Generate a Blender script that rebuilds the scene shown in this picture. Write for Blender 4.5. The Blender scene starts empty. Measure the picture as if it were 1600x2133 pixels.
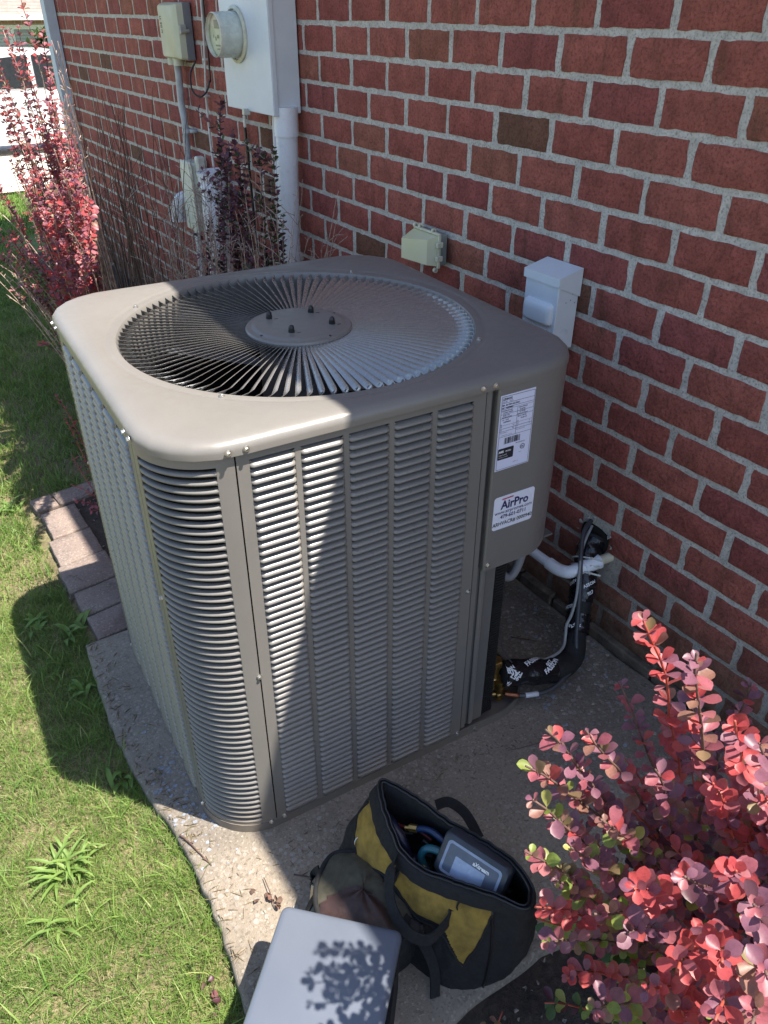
import bpy, math, random
import numpy as np
from mathutils import Vector, Matrix, Euler, noise
PI = math.pi
rnd = random.Random(7)
SC = bpy.context.scene
COL = SC.collection

# ------------------------------------------------------------------ camera, sky, sun, exposure
CAM_POS = Vector((-0.2698, -1.0441, 1.5473))
YAW, PITCH, ROLL, FPX = 0.5838, -0.5767, 0.0022, 1620.5
Fw = Vector((math.cos(PITCH) * math.sin(YAW), math.cos(PITCH) * math.cos(YAW), math.sin(PITCH)))
Rt = Vector((math.cos(YAW), -math.sin(YAW), 0)); Up = Rt.cross(Fw)
R2 = Rt * math.cos(ROLL) + Up * math.sin(ROLL); U2 = -Rt * math.sin(ROLL) + Up * math.cos(ROLL)
cd = bpy.data.cameras.new('camera'); cam = bpy.data.objects.new('camera', cd); COL.objects.link(cam)
cam.matrix_world = Matrix.Translation(CAM_POS) @ Matrix((R2, U2, -Fw)).transposed().to_4x4()
cd.sensor_fit = 'HORIZONTAL'; cd.sensor_width = 36.0; cd.lens = 36.0 * FPX / 1600.0
cd.clip_start = 0.02; cd.clip_end = 500
SC.camera = cam
W = bpy.data.worlds.new('World'); SC.world = W; W.use_nodes = True
wn = W.node_tree.nodes; wl = W.node_tree.links
sky = wn.new('ShaderNodeTexSky'); sky.sky_type = 'NISHITA'; sky.sun_disc = False
SUN = Vector((0.262, -0.36, 1.0)).normalized()
sky.sun_elevation = math.asin(SUN.z); sky.sun_rotation = math.atan2(SUN.x, SUN.y)
wn['Background'].inputs['Strength'].default_value = 0.105
wl.new(sky.outputs['Color'], wn['Background'].inputs['Color'])
sd = bpy.data.lights.new('sun', 'SUN'); sun = bpy.data.objects.new('sun', sd); COL.objects.link(sun)
sd.energy = 5.0; sd.angle = math.radians(0.53); sd.color = (1.0, 0.93, 0.82)
sun.rotation_euler = SUN.to_track_quat('Z', 'Y').to_euler()
SC.view_settings.view_transform = 'Standard'; SC.view_settings.look = 'None'
SC.view_settings.exposure = 1.45; SC.view_settings.gamma = 1; SC.view_settings.use_curve_mapping = False

def to_px(p):
    d = Vector(p) - CAM_POS; z = d.dot(Fw)
    if z <= 0.01: return (-9e3, -9e3, z)
    return (800 + FPX * d.dot(R2) / z, 1066.5 - FPX * d.dot(U2) / z, z)

# ------------------------------------------------------------------ helpers
def tag(o, label=None, cat=None, group=None, kind=None):
    if label: o['label'] = label
    if cat: o['category'] = cat
    if group: o['group'] = group
    if kind: o['kind'] = kind
    return o
def thing(name, label, cat, loc=(0, 0, 0), rz=0, group=None):
    o = bpy.data.objects.new(name, None); COL.objects.link(o)
    o.location = loc; o.rotation_euler = (0, 0, rz); o.empty_display_size = 0.05
    return tag(o, label, cat, group)
def inst(name, me, parent=None, M=None):
    o = bpy.data.objects.new(name, me); COL.objects.link(o)
    if parent: o.parent = parent
    if M is not None: o.matrix_local = M
    return o

class MB:
    def __init__(s): s.v = []; s.f = []; s.M = Matrix()
    def add(s, vs, fs):
        b = len(s.v)
        s.v += [s.M @ Vector(p) for p in vs]
        s.f += [tuple(b + i for i in f) for f in fs]
        return s
    def box(s, x0, x1, y0, y1, z0, z1, bev=0):
        if bev:
            return s.rbox(x0, x1, y0, y1, z0, z1, bev)
        vs = [(x, y, z) for x in (x0, x1) for y in (y0, y1) for z in (z0, z1)]
        return s.add(vs, [(0, 1, 3, 2), (4, 6, 7, 5), (0, 4, 5, 1), (2, 3, 7, 6), (0, 2, 6, 4), (1, 5, 7, 3)])
    def rbox(s, x0, x1, y0, y1, z0, z1, b):
        cx, cy, cz = (x0 + x1) / 2, (y0 + y1) / 2, (z0 + z1) / 2
        hx, hy, hz = abs(x1 - x0) / 2, abs(y1 - y0) / 2, abs(z1 - z0) / 2
        vs = []; idx = {}
        for sx in (-1, 1):
            for sy in (-1, 1):
                for sz in (-1, 1):
                    for a in range(3):
                        d = [hx - b, hy - b, hz - b]; d[a] += b
                        idx[(sx, sy, sz, a)] = len(vs)
                        vs.append((cx + sx * d[0], cy + sy * d[1], cz + sz * d[2]))
        fs = []
        c = Vector((cx, cy, cz))
        def q(l):
            p = [Vector(vs[i]) for i in l]
            n = (p[1] - p[0]).cross(p[2] - p[0])
            m = sum(p, Vector()) / len(p) - c
            fs.append(tuple(l) if n.dot(m) > 0 else tuple(reversed(l)))
        I = idx
        for s_ in (-1, 1):
            q([I[(s_, -1, -1, 0)], I[(s_, 1, -1, 0)], I[(s_, 1, 1, 0)], I[(s_, -1, 1, 0)]])
            q([I[(-1, s_, -1, 1)], I[(1, s_, -1, 1)], I[(1, s_, 1, 1)], I[(-1, s_, 1, 1)]])
            q([I[(-1, -1, s_, 2)], I[(1, -1, s_, 2)], I[(1, 1, s_, 2)], I[(-1, 1, s_, 2)]])
        for a in (-1, 1):
            for b_ in (-1, 1):
                q([I[(a, b_, -1, 0)], I[(a, b_, 1, 0)], I[(a, b_, 1, 1)], I[(a, b_, -1, 1)]])
                q([I[(a, -1, b_, 0)], I[(a, 1, b_, 0)], I[(a, 1, b_, 2)], I[(a, -1, b_, 2)]])
                q([I[(-1, a, b_, 1)], I[(1, a, b_, 1)], I[(1, a, b_, 2)], I[(-1, a, b_, 2)]])
                for e in (-1, 1): q([I[(a, b_, e, 0)], I[(a, b_, e, 1)], I[(a, b_, e, 2)]])
        return s.add(vs, fs)
    def loft(s, rings, closed=True, cap0=False, cap1=False):
        n = len(rings[0]); vs = [p for r in rings for p in r]; fs = []
        m = n if closed else n - 1
        for k in range(len(rings) - 1):
            for i in range(m):
                j = (i + 1) % n
                fs.append((k * n + i, k * n + j, (k + 1) * n + j, (k + 1) * n + i))
        if cap0: fs.append(tuple(reversed(range(n))))
        if cap1: fs.append(tuple((len(rings) - 1) * n + i for i in range(n)))
        return s.add(vs, fs)
    def lathe(s, prof, n=24, c=(0, 0, 0), axis='z', cap0=False, cap1=False):
        R = []
        for r, h in prof:
            ring = []
            for i in range(n):
                a = 2 * PI * i / n; u, w = r * math.cos(a), r * math.sin(a)
                p = (u, w, h) if axis == 'z' else ((h, u, w) if axis == 'x' else (w, h, u))
                ring.append((c[0] + p[0], c[1] + p[1], c[2] + p[2]))
            R.append(ring)
        return s.loft(R, True, cap0, cap1)
    def tube(s, pts, r, n=8, caps=True, flat=1.0, wob=0):
        P, T, N, B = frames(pts); R = []
        for k in range(len(P)):
            rr = r(k / (len(P) - 1)) if callable(r) else r
            R.append([P[k] + N[k] * (rr * math.cos(2 * PI * i / n)) + B[k] * (rr * flat * math.sin(2 * PI * i / n)) for i in range(n)])
        return s.loft(R, True, caps, caps)
    def prism(s, poly, z0, z1):
        n = len(poly)
        return s.loft([[(x, y, z0) for x, y in poly], [(x, y, z1) for x, y in poly]], True, True, True)
    def mesh(s, name, m=None, smooth=None):
        me = bpy.data.meshes.new(name); me.from_pydata([tuple(v) for v in s.v], [], s.f)
        if m: me.materials.append(m)
        if smooth is not None:
            me.polygons.foreach_set('use_smooth', [True] * len(me.polygons))
            if smooth < 180: 
                try: me.set_sharp_from_angle(angle=math.radians(smooth))
                except Exception: pass
        me.update(); return me
    def build(s, name, m=None, parent=None, smooth=None, M=None):
        return inst(name, s.mesh(name, m, smooth), parent, M)

def frames(pts):
    P = [Vector(p) for p in pts]; T = []
    for i in range(len(P)):
        a = P[max(i - 1, 0)]; b = P[min(i + 1, len(P) - 1)]; d = b - a
        T.append(d.normalized() if d.length > 1e-9 else Vector((0, 0, 1)))
    up = Vector((0, 0, 1)) if abs(T[0].z) < 0.9 else Vector((1, 0, 0))
    N = [(up - T[0] * up.dot(T[0])).normalized()]
    for i in range(1, len(P)):
        v = N[-1] - T[i] * N[-1].dot(T[i]); N.append(v.normalized() if v.length > 1e-6 else N[-1])
    return P, T, N, [T[i].cross(N[i]) for i in range(len(P))]
def smooth_path(pts, k=6, closed=False):
    P = [Vector(p) for p in pts]; n = len(P); out = []
    for i in range(n if closed else n - 1):
        p0 = P[(i - 1) % n] if closed else P[max(i - 1, 0)]; p1 = P[i]; p2 = P[(i + 1) % n] if closed else P[i + 1]
        p3 = P[(i + 2) % n] if closed else P[min(i + 2, n - 1)]
        for j in range(k):
            t = j / k
            out.append(0.5 * ((2 * p1) + (p2 - p0) * t + (2 * p0 - 5 * p1 + 4 * p2 - p3) * t * t + (3 * p1 - p0 - 3 * p2 + p3) * t ** 3))
    if not closed: out.append(P[-1])
    return out
def text_mesh(body, size, bold=0.0, align='LEFT', spacing=1.0, shear=0):
    c = bpy.data.curves.new('print', 'FONT'); c.body = body; c.size = size; c.align_x = align
    c.offset = bold * size; c.space_character = spacing; c.resolution_u = 2; c.shear = shear
    o = bpy.data.objects.new('print', c); COL.objects.link(o)
    bpy.context.view_layer.update()
    me = bpy.data.meshes.new_from_object(o.evaluated_get(bpy.context.evaluated_depsgraph_get()))
    vs = [v.co.copy() for v in me.vertices]; fs = [tuple(p.vertices) for p in me.polygons]
    bpy.data.objects.remove(o); bpy.data.curves.remove(c); bpy.data.meshes.remove(me)
    return vs, fs

# ------------------------------------------------------------------ materials
class Mat:
    def __init__(s, name):
        s.m = bpy.data.materials.new(name); s.m.use_nodes = True
        s.nt = s.m.node_tree; s.N = s.nt.nodes; s.L = s.nt.links
        s.b = s.N['Principled BSDF']; s.pos = None
    def n(s, t, **kw):
        x = s.N.new(t)
        for k, v in kw.items():
            if hasattr(x, k): setattr(x, k, v)
            else: x.inputs[k].default_value = v
        return x
    def P(s):
        if s.pos is None: s.pos = s.n('ShaderNodeNewGeometry')
        return s.pos.outputs['Position']
    def noise(s, scale, detail=3, rough=0.5, vec=None, dist=0):
        x = s.n('ShaderNodeTexNoise'); x.inputs['Scale'].default_value = scale
        x.inputs['Detail'].default_value = detail; x.inputs['Roughness'].default_value = rough; x.inputs['Distortion'].default_value = dist
        s.L.new(vec or s.P(), x.inputs['Vector']); return x.outputs['Fac']
    def vor(s, scale, feature='F1', out='Distance', vec=None, rand=1):
        x = s.n('ShaderNodeTexVoronoi'); x.feature = feature; x.inputs['Scale'].default_value = scale
        x.inputs['Randomness'].default_value = rand
        s.L.new(vec or s.P(), x.inputs['Vector']); return x.outputs[out]
    def ramp(s, fac, stops, interp='LINEAR'):
        x = s.n('ShaderNodeValToRGB'); x.color_ramp.interpolation = interp
        e = x.color_ramp.elements
        while len(e) < len(stops): e.new(0.5)
        for i, (p, c) in enumerate(stops):
            e[i].position = p; c = c if hasattr(c, '__len__') else (c, c, c); e[i].color = (c[0], c[1], c[2], 1)
        s.L.new(fac, x.inputs['Fac']); return x.outputs['Color']
    def mix(s, f, a, b, mode='MIX'):
        x = s.n('ShaderNodeMix'); x.data_type = 'RGBA'; x.blend_type = mode
        for i, v in ((0, f), (6, a), (7, b)):
            if hasattr(v, 'is_output'): s.L.new(v, x.inputs[i])
            elif i == 0: x.inputs[0].default_value = v
            else: x.inputs[i].default_value = (v[0], v[1], v[2], 1)
        return x.outputs[2]
    def math(s, op, a, b=0.5, c=None):
        x = s.n('ShaderNodeMath'); x.operation = op
        for i, v in enumerate((a, b, c)):
            if v is None: continue
            if hasattr(v, 'is_output'): s.L.new(v, x.inputs[i])
            else: x.inputs[i].default_value = v
        return x.outputs[0]
    def sep(s, v):
        x = s.n('ShaderNodeSeparateXYZ'); s.L.new(v, x.inputs[0]); return x.outputs
    def set(s, **kw):
        for k, v in kw.items():
            k = k.replace('_', ' ')
            if hasattr(v, 'is_output'): s.L.new(v, s.b.inputs[k])
            elif hasattr(v, '__len__'): s.b.inputs[k].default_value = (v[0], v[1], v[2], 1)
            else: s.b.inputs[k].default_value = v
        return s
    def bump(s, h, strength=0.5, dist=0.002):
        x = s.n('ShaderNodeBump'); x.inputs['Strength'].default_value = strength; x.inputs['Distance'].default_value = dist
        s.L.new(h, x.inputs['Height']); s.L.new(x.outputs[0], s.b.inputs['Normal']); return s
def simple(name, col, rough=0.5, metal=0.0, var=0.12, scale=30, bump=0.0, bscale=200, bd=0.001, spec=0.5, coat=0):
    M = Mat(name)
    c2 = tuple(max(0, c * (1 - var * 2)) for c in col); c1 = tuple(min(1, c * (1 + var)) for c in col)
    M.set(Base_Color=M.ramp(M.noise(scale, 4, 0.6), [(0.3, c2), (0.7, c1)]), Metallic=metal, Specular_IOR_Level=spec, Coat_Weight=coat)
    M.set(Roughness=M.ramp(M.noise(scale * 2.3, 3), [(0.3, max(0.02, rough - 0.06)), (0.7, min(1, rough + 0.08))]))
    if bump: M.bump(M.noise(bscale, 3), bump, bd)
    return M.m

# brick variants: deep red fired clay, some with brown heads
def brick_mat(i, base, brown):
    M = Mat('brick_%s' % ['red', 'deep_red', 'maroon', 'brown_red', 'brown'][i])
    n1 = M.noise(18, 6, 0.65); n2 = M.noise(140, 5, 0.7); n3 = M.noise(7, 3, 0.5)
    c = M.ramp(n1, [(0.28, tuple(k * 0.66 for k in base)), (0.55, base), (0.78, tuple(min(1, k * 1.3) for k in base))])
    x = M.n('ShaderNodeMapping'); M.L.new(M.P(), x.inputs[0]); x.inputs['Scale'].default_value = (1, 1, 0.18)
    streak = M.ramp(M.noise(26, 4, 0.6, x.outputs[0]), [(0.56, 0), (0.74, 1)])
    c = M.mix(M.math('MULTIPLY', streak, 0.75), c, brown)
    c = M.mix(M.ramp(n2, [(0.36, 0.6), (0.52, 0.0)]), c, tuple(k * 0.30 for k in base))  # dark pits painted into the colour, as shade in the rough face
    c = M.mix(M.ramp(M.noise(55, 6, 0.8, dist=1.5), [(0.56, 0), (0.74, 0.55)]), c, tuple(min(1, k * 1.55 + .02) for k in base))
    c = M.mix(M.ramp(M.noise(30, 5, 0.8, dist=2.5), [(0.30, 0.6), (0.40, 0)]), c, tuple(k * 0.4 for k in base))  # dark cracks, crevice shade put into the colour
    spk = M.ramp(M.vor(70), [(0.035, 1), (0.06, 0)]); pick = M.ramp(M.noise(45, 2), [(0.60, 0), (0.64, 1)])
    c = M.mix(M.math('MULTIPLY', spk, pick), c, (0.5, 0.42, 0.38))
    # smeared mortar film and splash-up dirt above the pad
    c = M.mix(M.ramp(M.noise(60, 6, 0.75), [(0.66, 0), (0.85, 0.4)]), c, (0.38, 0.33, 0.30))
    z = M.sep(M.P())[2]
    zz = M.math('ADD', z, M.math('MULTIPLY', M.noise(5, 4), 0.22))
    dirt = M.ramp(zz, [(0.16, 0.85), (0.46, 0)])
    c = M.mix(dirt, c, M.ramp(M.noise(30, 5), [(0.3, (0.10, 0.055, 0.035)), (0.7, (0.20, 0.13, 0.085))]))
    M.set(Base_Color=c, Roughness=0.88, Specular_IOR_Level=0.25)
    h = M.math('ADD', M.math('MULTIPLY', M.noise(110, 7, 0.75), 0.9), M.math('MULTIPLY', M.noise(32, 4, 0.6, dist=1.2), 1.3))
    M.bump(h, 1.0, 0.009)
    return M.m
BR = [brick_mat(0, (0.42, 0.128, 0.098), (0.17, 0.08, 0.045)), brick_mat(1, (0.385, 0.110, 0.087), (0.15, 0.06, 0.035)),
      brick_mat(2, (0.35, 0.098, 0.086), (0.13, 0.055, 0.04)), brick_mat(3, (0.38, 0.135, 0.092), (0.14, 0.08, 0.045)),
      brick_mat(4, (0.21, 0.095, 0.062), (0.12, 0.08, 0.055))]
def mortar_mat():
    M = Mat('mortar')
    c = M.ramp(M.noise(40, 6, 0.7), [(0.3, (0.40, 0.375, 0.335)), (0.7, (0.64, 0.60, 0.54))])
    c = M.mix(M.ramp(M.noise(200, 4), [(0.32, 0.6), (0.5, 0)]), c, (0.16, 0.14, 0.12))
    c = M.mix(M.ramp(M.noise(14, 6, .8, dist=1), [(0.58, 0), (0.74, 0.5)]), c, (0.20, 0.18, 0.155))
    z = M.math('ADD', M.sep(M.P())[2], M.math('MULTIPLY', M.noise(5, 4), 0.22))
    c = M.mix(M.ramp(z, [(0.12, 0.85), (0.45, 0)]), c, (0.12, 0.085, 0.06))
    M.set(Base_Color=c, Roughness=0.95, Specular_IOR_Level=0.2)
    M.bump(M.math('ADD', M.noise(220, 4, 0.7), M.noise(50, 4)), 0.8, 0.004); return M.m
MORTAR = mortar_mat()
def paint_mat(name, col, rough=0.42):
    M = Mat(name)
    c = M.ramp(M.noise(6, 4, 0.6), [(0.3, tuple(k * 0.93 for k in col)), (0.7, tuple(k * 1.04 for k in col))])
    z = M.sep(M.P())[2]
    dust = M.ramp(M.math('ADD', z, M.math('MULTIPLY', M.noise(14, 5), 0.12)), [(0.05, 0.5), (0.16, 0)])
    c = M.mix(dust, c, (0.22, 0.17, 0.12))
    c = M.mix(M.ramp(M.noise(90, 6, 0.7), [(0.63, 0), (0.8, 0.22)]), c, (0.42, 0.38, 0.32))
    M.set(Base_Color=c, Roughness=M.ramp(M.noise(60, 4), [(0.3, rough - 0.05), (0.7, rough + 0.08)]), Specular_IOR_Level=0.5)
    M.bump(M.noise(900, 2), 0.12, 0.0006); return M.m
PAINT = paint_mat('taupe_powder_coat', (0.168, 0.158, 0.146), 0.34)
VPAINT = paint_mat('taupe_powder_coat_slats', (0.200, 0.190, 0.180), 0.24); vb_ = VPAINT.node_tree.nodes['Principled BSDF'].inputs; vb_['Specular IOR Level'].default_value = .7; vb_['Coat Weight'].default_value = 1.0; vb_['Coat Roughness'].default_value = .22; vb_['Coat IOR'].default_value = 1.9
PAINT_IN = paint_mat('dark_taupe_sheet', (0.12, 0.115, 0.11), 0.5)
BLACK = simple('black_plastic', (0.012, 0.012, 0.014), 0.35)
COIL = simple('coil_fins', (0.012, 0.012, 0.013), 0.7)
ZINC = simple('zinc_screw', (0.62, 0.60, 0.55), 0.28, 0.9)
WHITE_MET = simple('white_enamel', (0.62, 0.66, 0.70), 0.38, 0, 0.03, 8)
PVC = simple('white_pvc', (0.72, 0.74, 0.78), 0.3, 0, 0.03, 20)
BEIGE = simple('beige_plastic', (0.50, 0.49, 0.36), 0.5, 0, 0.05, 10)
GREYPL = simple('grey_plastic', (0.20, 0.205, 0.22), 0.55, 0, 0.05, 10)
BRASS = simple('brass', (0.42, 0.27, 0.09), 0.33, 0.9, 0.2, 60)
COPPER = simple('copper', (0.35, 0.14, 0.08), 0.4, 0.9, 0.25, 50)
RUBBER = simple('black_foam_insulation', (0.010, 0.010, 0.011), 0.7, 0, 0.2, 60, 0.3, 300)
TAPE = simple('black_foil_tape', (0.008, 0.008, 0.010), 0.2, 0, 0.1, 40, 0.6, 45, 0.006)
CABLE = simple('grey_black_cable', (0.05, 0.05, 0.055), 0.4)
INK = simple('black_ink', (0.012, 0.011, 0.02), 0.6, 0, 0)
NAVY = simple('navy_ink', (0.015, 0.012, 0.09), 0.5, 0, 0)
REDINK = simple('red_ink', (0.45, 0.02, 0.05), 0.5, 0, 0)
PAPER = simple('label_paper', (0.62, 0.64, 0.80), 0.35, 0, 0.01, 4)
STICK = simple('sticker_white', (0.68, 0.70, 0.80), 0.3, 0, 0.01, 4)
WHITEINK = simple('white_ink', (0.75, 0.75, 0.75), 0.5, 0, 0)

LPAINT = paint_mat('taupe_powder_coat_louver', (0.172, 0.162, 0.151), 0.30); lb_ = LPAINT.node_tree.nodes['Principled BSDF'].inputs; lb_['Coat Weight'].default_value = .22; lb_['Coat Roughness'].default_value = .3
def put(body, size, mb, x, z, y=0.0, bold=0, align='LEFT', rot=0, sx=1.0):
    vs, fs = text_mesh(body, size, bold, align)
    c, s = math.cos(rot), math.sin(rot)
    mb.add([(x + (v.x * sx * c - v.y * s), y, z + (v.x * sx * s + v.y * c)) for v in vs], fs)

# ------------------------------------------------------------------ ground, lawn, bed, slab
def terr(x, y):
    z = -0.035
    if y > 6: z -= min((y - 6) * 0.0605, 1.5)
    return z
def ground():
    M = Mat('lawn_soil')
    c = M.ramp(M.noise(9, 6, 0.7), [(0.3, (0.08, 0.07, 0.035)), (0.55, (0.19, 0.16, 0.08)), (0.75, (0.09, 0.12, 0.035))])
    c = M.mix(M.ramp(M.noise(150, 4), [(0.35, 0.6), (0.6, 0)]), c, (0.05, 0.04, 0.025))
    far = M.ramp(M.math('MULTIPLY', M.sep(M.P())[1], 0.1), [(0.35, 0), (0.5, 1)])
    c = M.mix(far, c, M.ramp(M.noise(30, 5), [(0.3, (0.07, 0.12, 0.025)), (0.7, (0.14, 0.20, 0.05))]))
    M.set(Base_Color=c, Roughness=0.95); M.bump(M.noise(120, 5), 0.8, 0.008)
    xs = [-150, -60, -20, -8, -4, -2, -1, -.5, 0, .5, 1, 2, 4, 8, 20, 60, 150]
    ys = [-150, -50, -10, -3, -1, 0, 1, 2, 3, 4, 5, 6, 8, 12, 18, 25, 31, 40, 80, 200]
    mb = MB(); mb.loft([[(x, y, terr(x, y)) for x in xs] for y in ys], False)
    mb.f = [tuple(reversed(f)) for f in mb.f]
    tag(mb.build('ground', M.m, None, 180), kind='structure')
ground()
def fuzz(p, amp, f=6):
    return Vector(p) + noise.noise_vector(Vector(p) * f) * amp
SLAB_LEFT = [(-0.066, .83), (-0.085, .62), (-0.095, .42), (-0.088, .26), (-0.07, .12), (-0.066, 0.0), (-0.07, -.12), (-0.082, -.24), (-0.10, -.36), (-0.12, -.50)]
def slab_edge(y):
    L = SLAB_LEFT
    if y >= L[0][1]: return -0.05 + 0.02 * (y - 0.83)
    for a, b in zip(L, L[1:]):
        if b[1] <= y <= a[1]:
            t = (y - b[1]) / (a[1] - b[1]); return b[0] + (a[0] - b[0]) * t
    return -0.12
def conc_mat(name, base, warm, chips=True):
    M = Mat(name)
    c = M.ramp(M.noise(5, 6, 0.65), [(0.3, tuple(k * 0.72 for k in base)), (0.7, tuple(k * 1.12 for k in base))])
    c = M.mix(M.ramp(M.noise(2.2, 3), [(0.42, 0), (0.62, 0.7)]), c, warm)
    # exposed sand and small stones
    g = M.vor(240, out='Color'); gs = M.sep(g)[0]
    c = M.mix(M.ramp(gs, [(0.0, 0.38), (0.25, 0), (0.85, 0), (1.0, 0.25)]), c, M.mix(M.ramp(gs, [(0.45, 0), (0.55, 1)]), (0.05, 0.042, 0.035), (0.55, 0.5, 0.43)))
    wv = M.n('ShaderNodeVectorMath', operation='ADD'); M.L.new(M.P(), wv.inputs[0]); nz = M.n('ShaderNodeTexNoise'); nz.inputs['Scale'].default_value = 60; M.L.new(M.P(), nz.inputs['Vector']); ms = M.n('ShaderNodeVectorMath', operation='SCALE'); ms.inputs['Scale'].default_value = .012; M.L.new(nz.outputs['Color'], ms.inputs[0]); M.L.new(ms.outputs[0], wv.inputs[1]); wv = wv.outputs[0]
    v = M.vor(85, out='Color', vec=wv); vs_ = M.sep(v)[1]; d = M.vor(85, vec=wv)
    area = M.ramp(M.noise(3.2, 4, 0.6), [(0.42, 0), (0.56, 1)])
    chip = M.math('MULTIPLY', M.math('MULTIPLY', M.ramp(vs_, [(0.62, 0), (0.68, .55)]), M.ramp(d, [(0.42, 1), (0.5, 0)])), area)
    if chips: c = M.mix(chip, c, M.mix(M.sep(v)[0], (0.26, 0.22, 0.18), (0.36, 0.35, 0.34)))
    c = M.mix(M.ramp(M.noise(11, 5, 0.7), [(0.6, 0), (0.78, 0.55)]), c, (0.09, 0.075, 0.06))
    c = M.mix(M.ramp(M.noise(3.7, 6, 0.8, dist=1), [(0.66, 0), (0.74, 0.5)]), c, (0.42, 0.40, 0.37))
    M.set(Base_Color=c, Roughness=0.92, Specular_IOR_Level=0.25)
    h = M.math('ADD', M.noise(300, 4, 0.7), M.math('MULTIPLY', M.noise(40, 5), 1.2))
    if chips: h = M.math('ADD', h, M.math('MULTIPLY', chip, 0.5))
    M.bump(h, 0.7, 0.004); return M.m
CONC = conc_mat('pad_concrete', (0.215, 0.185, 0.152), (0.27, 0.225, 0.175))
PAVER = conc_mat('paver_concrete', (0.235, 0.19, 0.165), (0.21, 0.15, 0.13), False)
def slab():
    left = smooth_path([(x, y, 0) for x, y in SLAB_LEFT], 8)
    poly = [(p.x + noise.noise(p * 30) * 0.006, p.y) for p in left]
    poly += [(x, -0.545 + 0.02 * noise.noise(Vector((x * 9, 3, 1)))) for x in [-0.05 + 0.06 * i for i in range(22)]]
    poly += [(1.185 + 0.012 * noise.noise(Vector((4, y * 9, 1))), y) for y in [-0.5 + 0.05 * i for i in range(29)]] + [(0.10, .93), (.095, .83)]
    mb = MB()
    def off(z, d):
        out = []
        n = len(poly); cx = sum(p[0] for p in poly) / n; cy = sum(p[1] for p in poly) / n
        for i, (x, y) in enumerate(poly):
            a = Vector(poly[i - 1]); b = Vector(poly[(i + 1) % n]); t = (b - a).normalized(); nn = Vector((t.y, -t.x))
            if nn.dot(Vector((x - cx, y - cy))) < 0: nn = -nn
            out.append((x - nn.x * d, y - nn.y * d, z))
        return out
    mb.loft([off(-0.12, -0.004), off(-0.012, -0.002), off(-0.004, 0.002), off(0, 0.011)], True, False, True)
    o = mb.build('concrete_pad', CONC, None, 50); tag(o, kind='structure')
slab()
# mulch / soil bed between the lawn and the wall, and in front of the pad
def soil():
    M = Mat('bed_soil')
    c = M.ramp(M.noise(45, 6, 0.75), [(0.3, (0.022, 0.016, 0.012)), (0.6, (0.075, 0.055, 0.042)), (0.8, (0.16, 0.125, 0.10))])
    M.set(Base_Color=c, Roughness=1.0); M.bump(M.noise(90, 6, 0.7), 1.0, 0.012)
    def sheet(x0, x1, y0, y1, nx, ny, z):
        mb = MB()
        mb.loft([[(x0 + (x1 - x0) * i / nx, y0 + (y1 - y0) * j / ny, z + 0.012 * noise.noise(Vector((i * .7, j * .7, z))) ) for i in range(nx + 1)] for j in range(ny + 1)], False)
        mb.f = [tuple(reversed(f)) for f in mb.f]
        tag(mb.build('garden_bed', M.m, None, 180), kind='structure')
    sheet(-0.12, 2.2, -2.4, -0.525, 50, 40, -0.018)
    sheet(0.02, 1.21, 0.84, 1.72, 24, 18, -0.018)
    sheet(0.42, 1.21, 1.735, 2.7, 20, 30, -0.018)
    sheet(0.74, 1.21, 2.7, 5.4, 14, 50, -0.0185)
    mb = MB()
    for _ in range(900):
        x = rnd.uniform(-0.05, 1.1); y = rnd.uniform(-1.5, -0.55) if rnd.random() < .6 else rnd.uniform(.9, 1.6)
        r = rnd.uniform(.002, .007) * (2 if rnd.random() < .06 else 1)
        c = Vector((x, y, -0.012)); vs = [c + Vector((rnd.uniform(-1, 1), rnd.uniform(-1, 1), rnd.uniform(-.3, 1))).normalized() * r for _ in range(5)]
        mb.add(vs, [(0, 1, 2), (0, 2, 3), (0, 3, 4), (0, 4, 1), (1, 2, 4), (2, 3, 4)])
    o = mb.build('bed_pebbles', simple('bed_pebble', (0.22, 0.19, 0.16), 0.9, 0, 0.4, 120)); tag(o, kind='stuff', label='small pebbles and crumbs scattered on the dark bed soil', cat='pebbles')
soil()
# stone chips bedded in the pad surface
def chips():
    mb = MB(); mb2 = MB()
    def chip(m, x, y, r):
        n = rnd.randint(5, 7); a0 = rnd.random() * 6; h = rnd.uniform(.0006, .0016)
        ring = [(x + r * rnd.uniform(.6, 1.1) * math.cos(a0 + 2 * PI * i / n), y + .8 * r * rnd.uniform(.6, 1.1) * math.sin(a0 + 2 * PI * i / n)) for i in range(n)]
        m.loft([[(a, b, -.001) for a, b in ring], [(x + (a - x) * .8, y + (b - y) * .8, h) for a, b in ring]], True, False, True)
    for _ in range(90): chip(mb, rnd.uniform(-.07, .03), rnd.gauss(.17, .1), rnd.uniform(.003, .009))
    for _ in range(260):
        x = rnd.uniform(.8, 1.17); y = rnd.gauss(.12, .16)
        if y < -.35 or y > .7: continue
        chip(mb if rnd.random() < .35 else mb2, x, y, rnd.uniform(.003, .010))
    for _ in range(150): chip(mb2, rnd.uniform(-.06, 1.1), rnd.uniform(-.5, .8), rnd.uniform(.002, .005))
    for _ in range(60): chip(mb2, rnd.uniform(.3, .7), rnd.uniform(-.16, -.03), rnd.uniform(.003, .007))
    o = mb.build('stone_chips', simple('blue_grey_stone', (0.22, 0.24, 0.28), 0.7, 0, 0.2, 90)); tag(o, 'blue grey stone chips showing in the worn pad surface', 'stones', kind='stuff')
    o = mb2.build('stone_chips', simple('tan_stone', (0.33, 0.29, 0.24), 0.8, 0, 0.3, 90)); tag(o, 'tan and grey stone chips showing in the worn pad surface', 'stones', kind='stuff')
chips()
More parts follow.
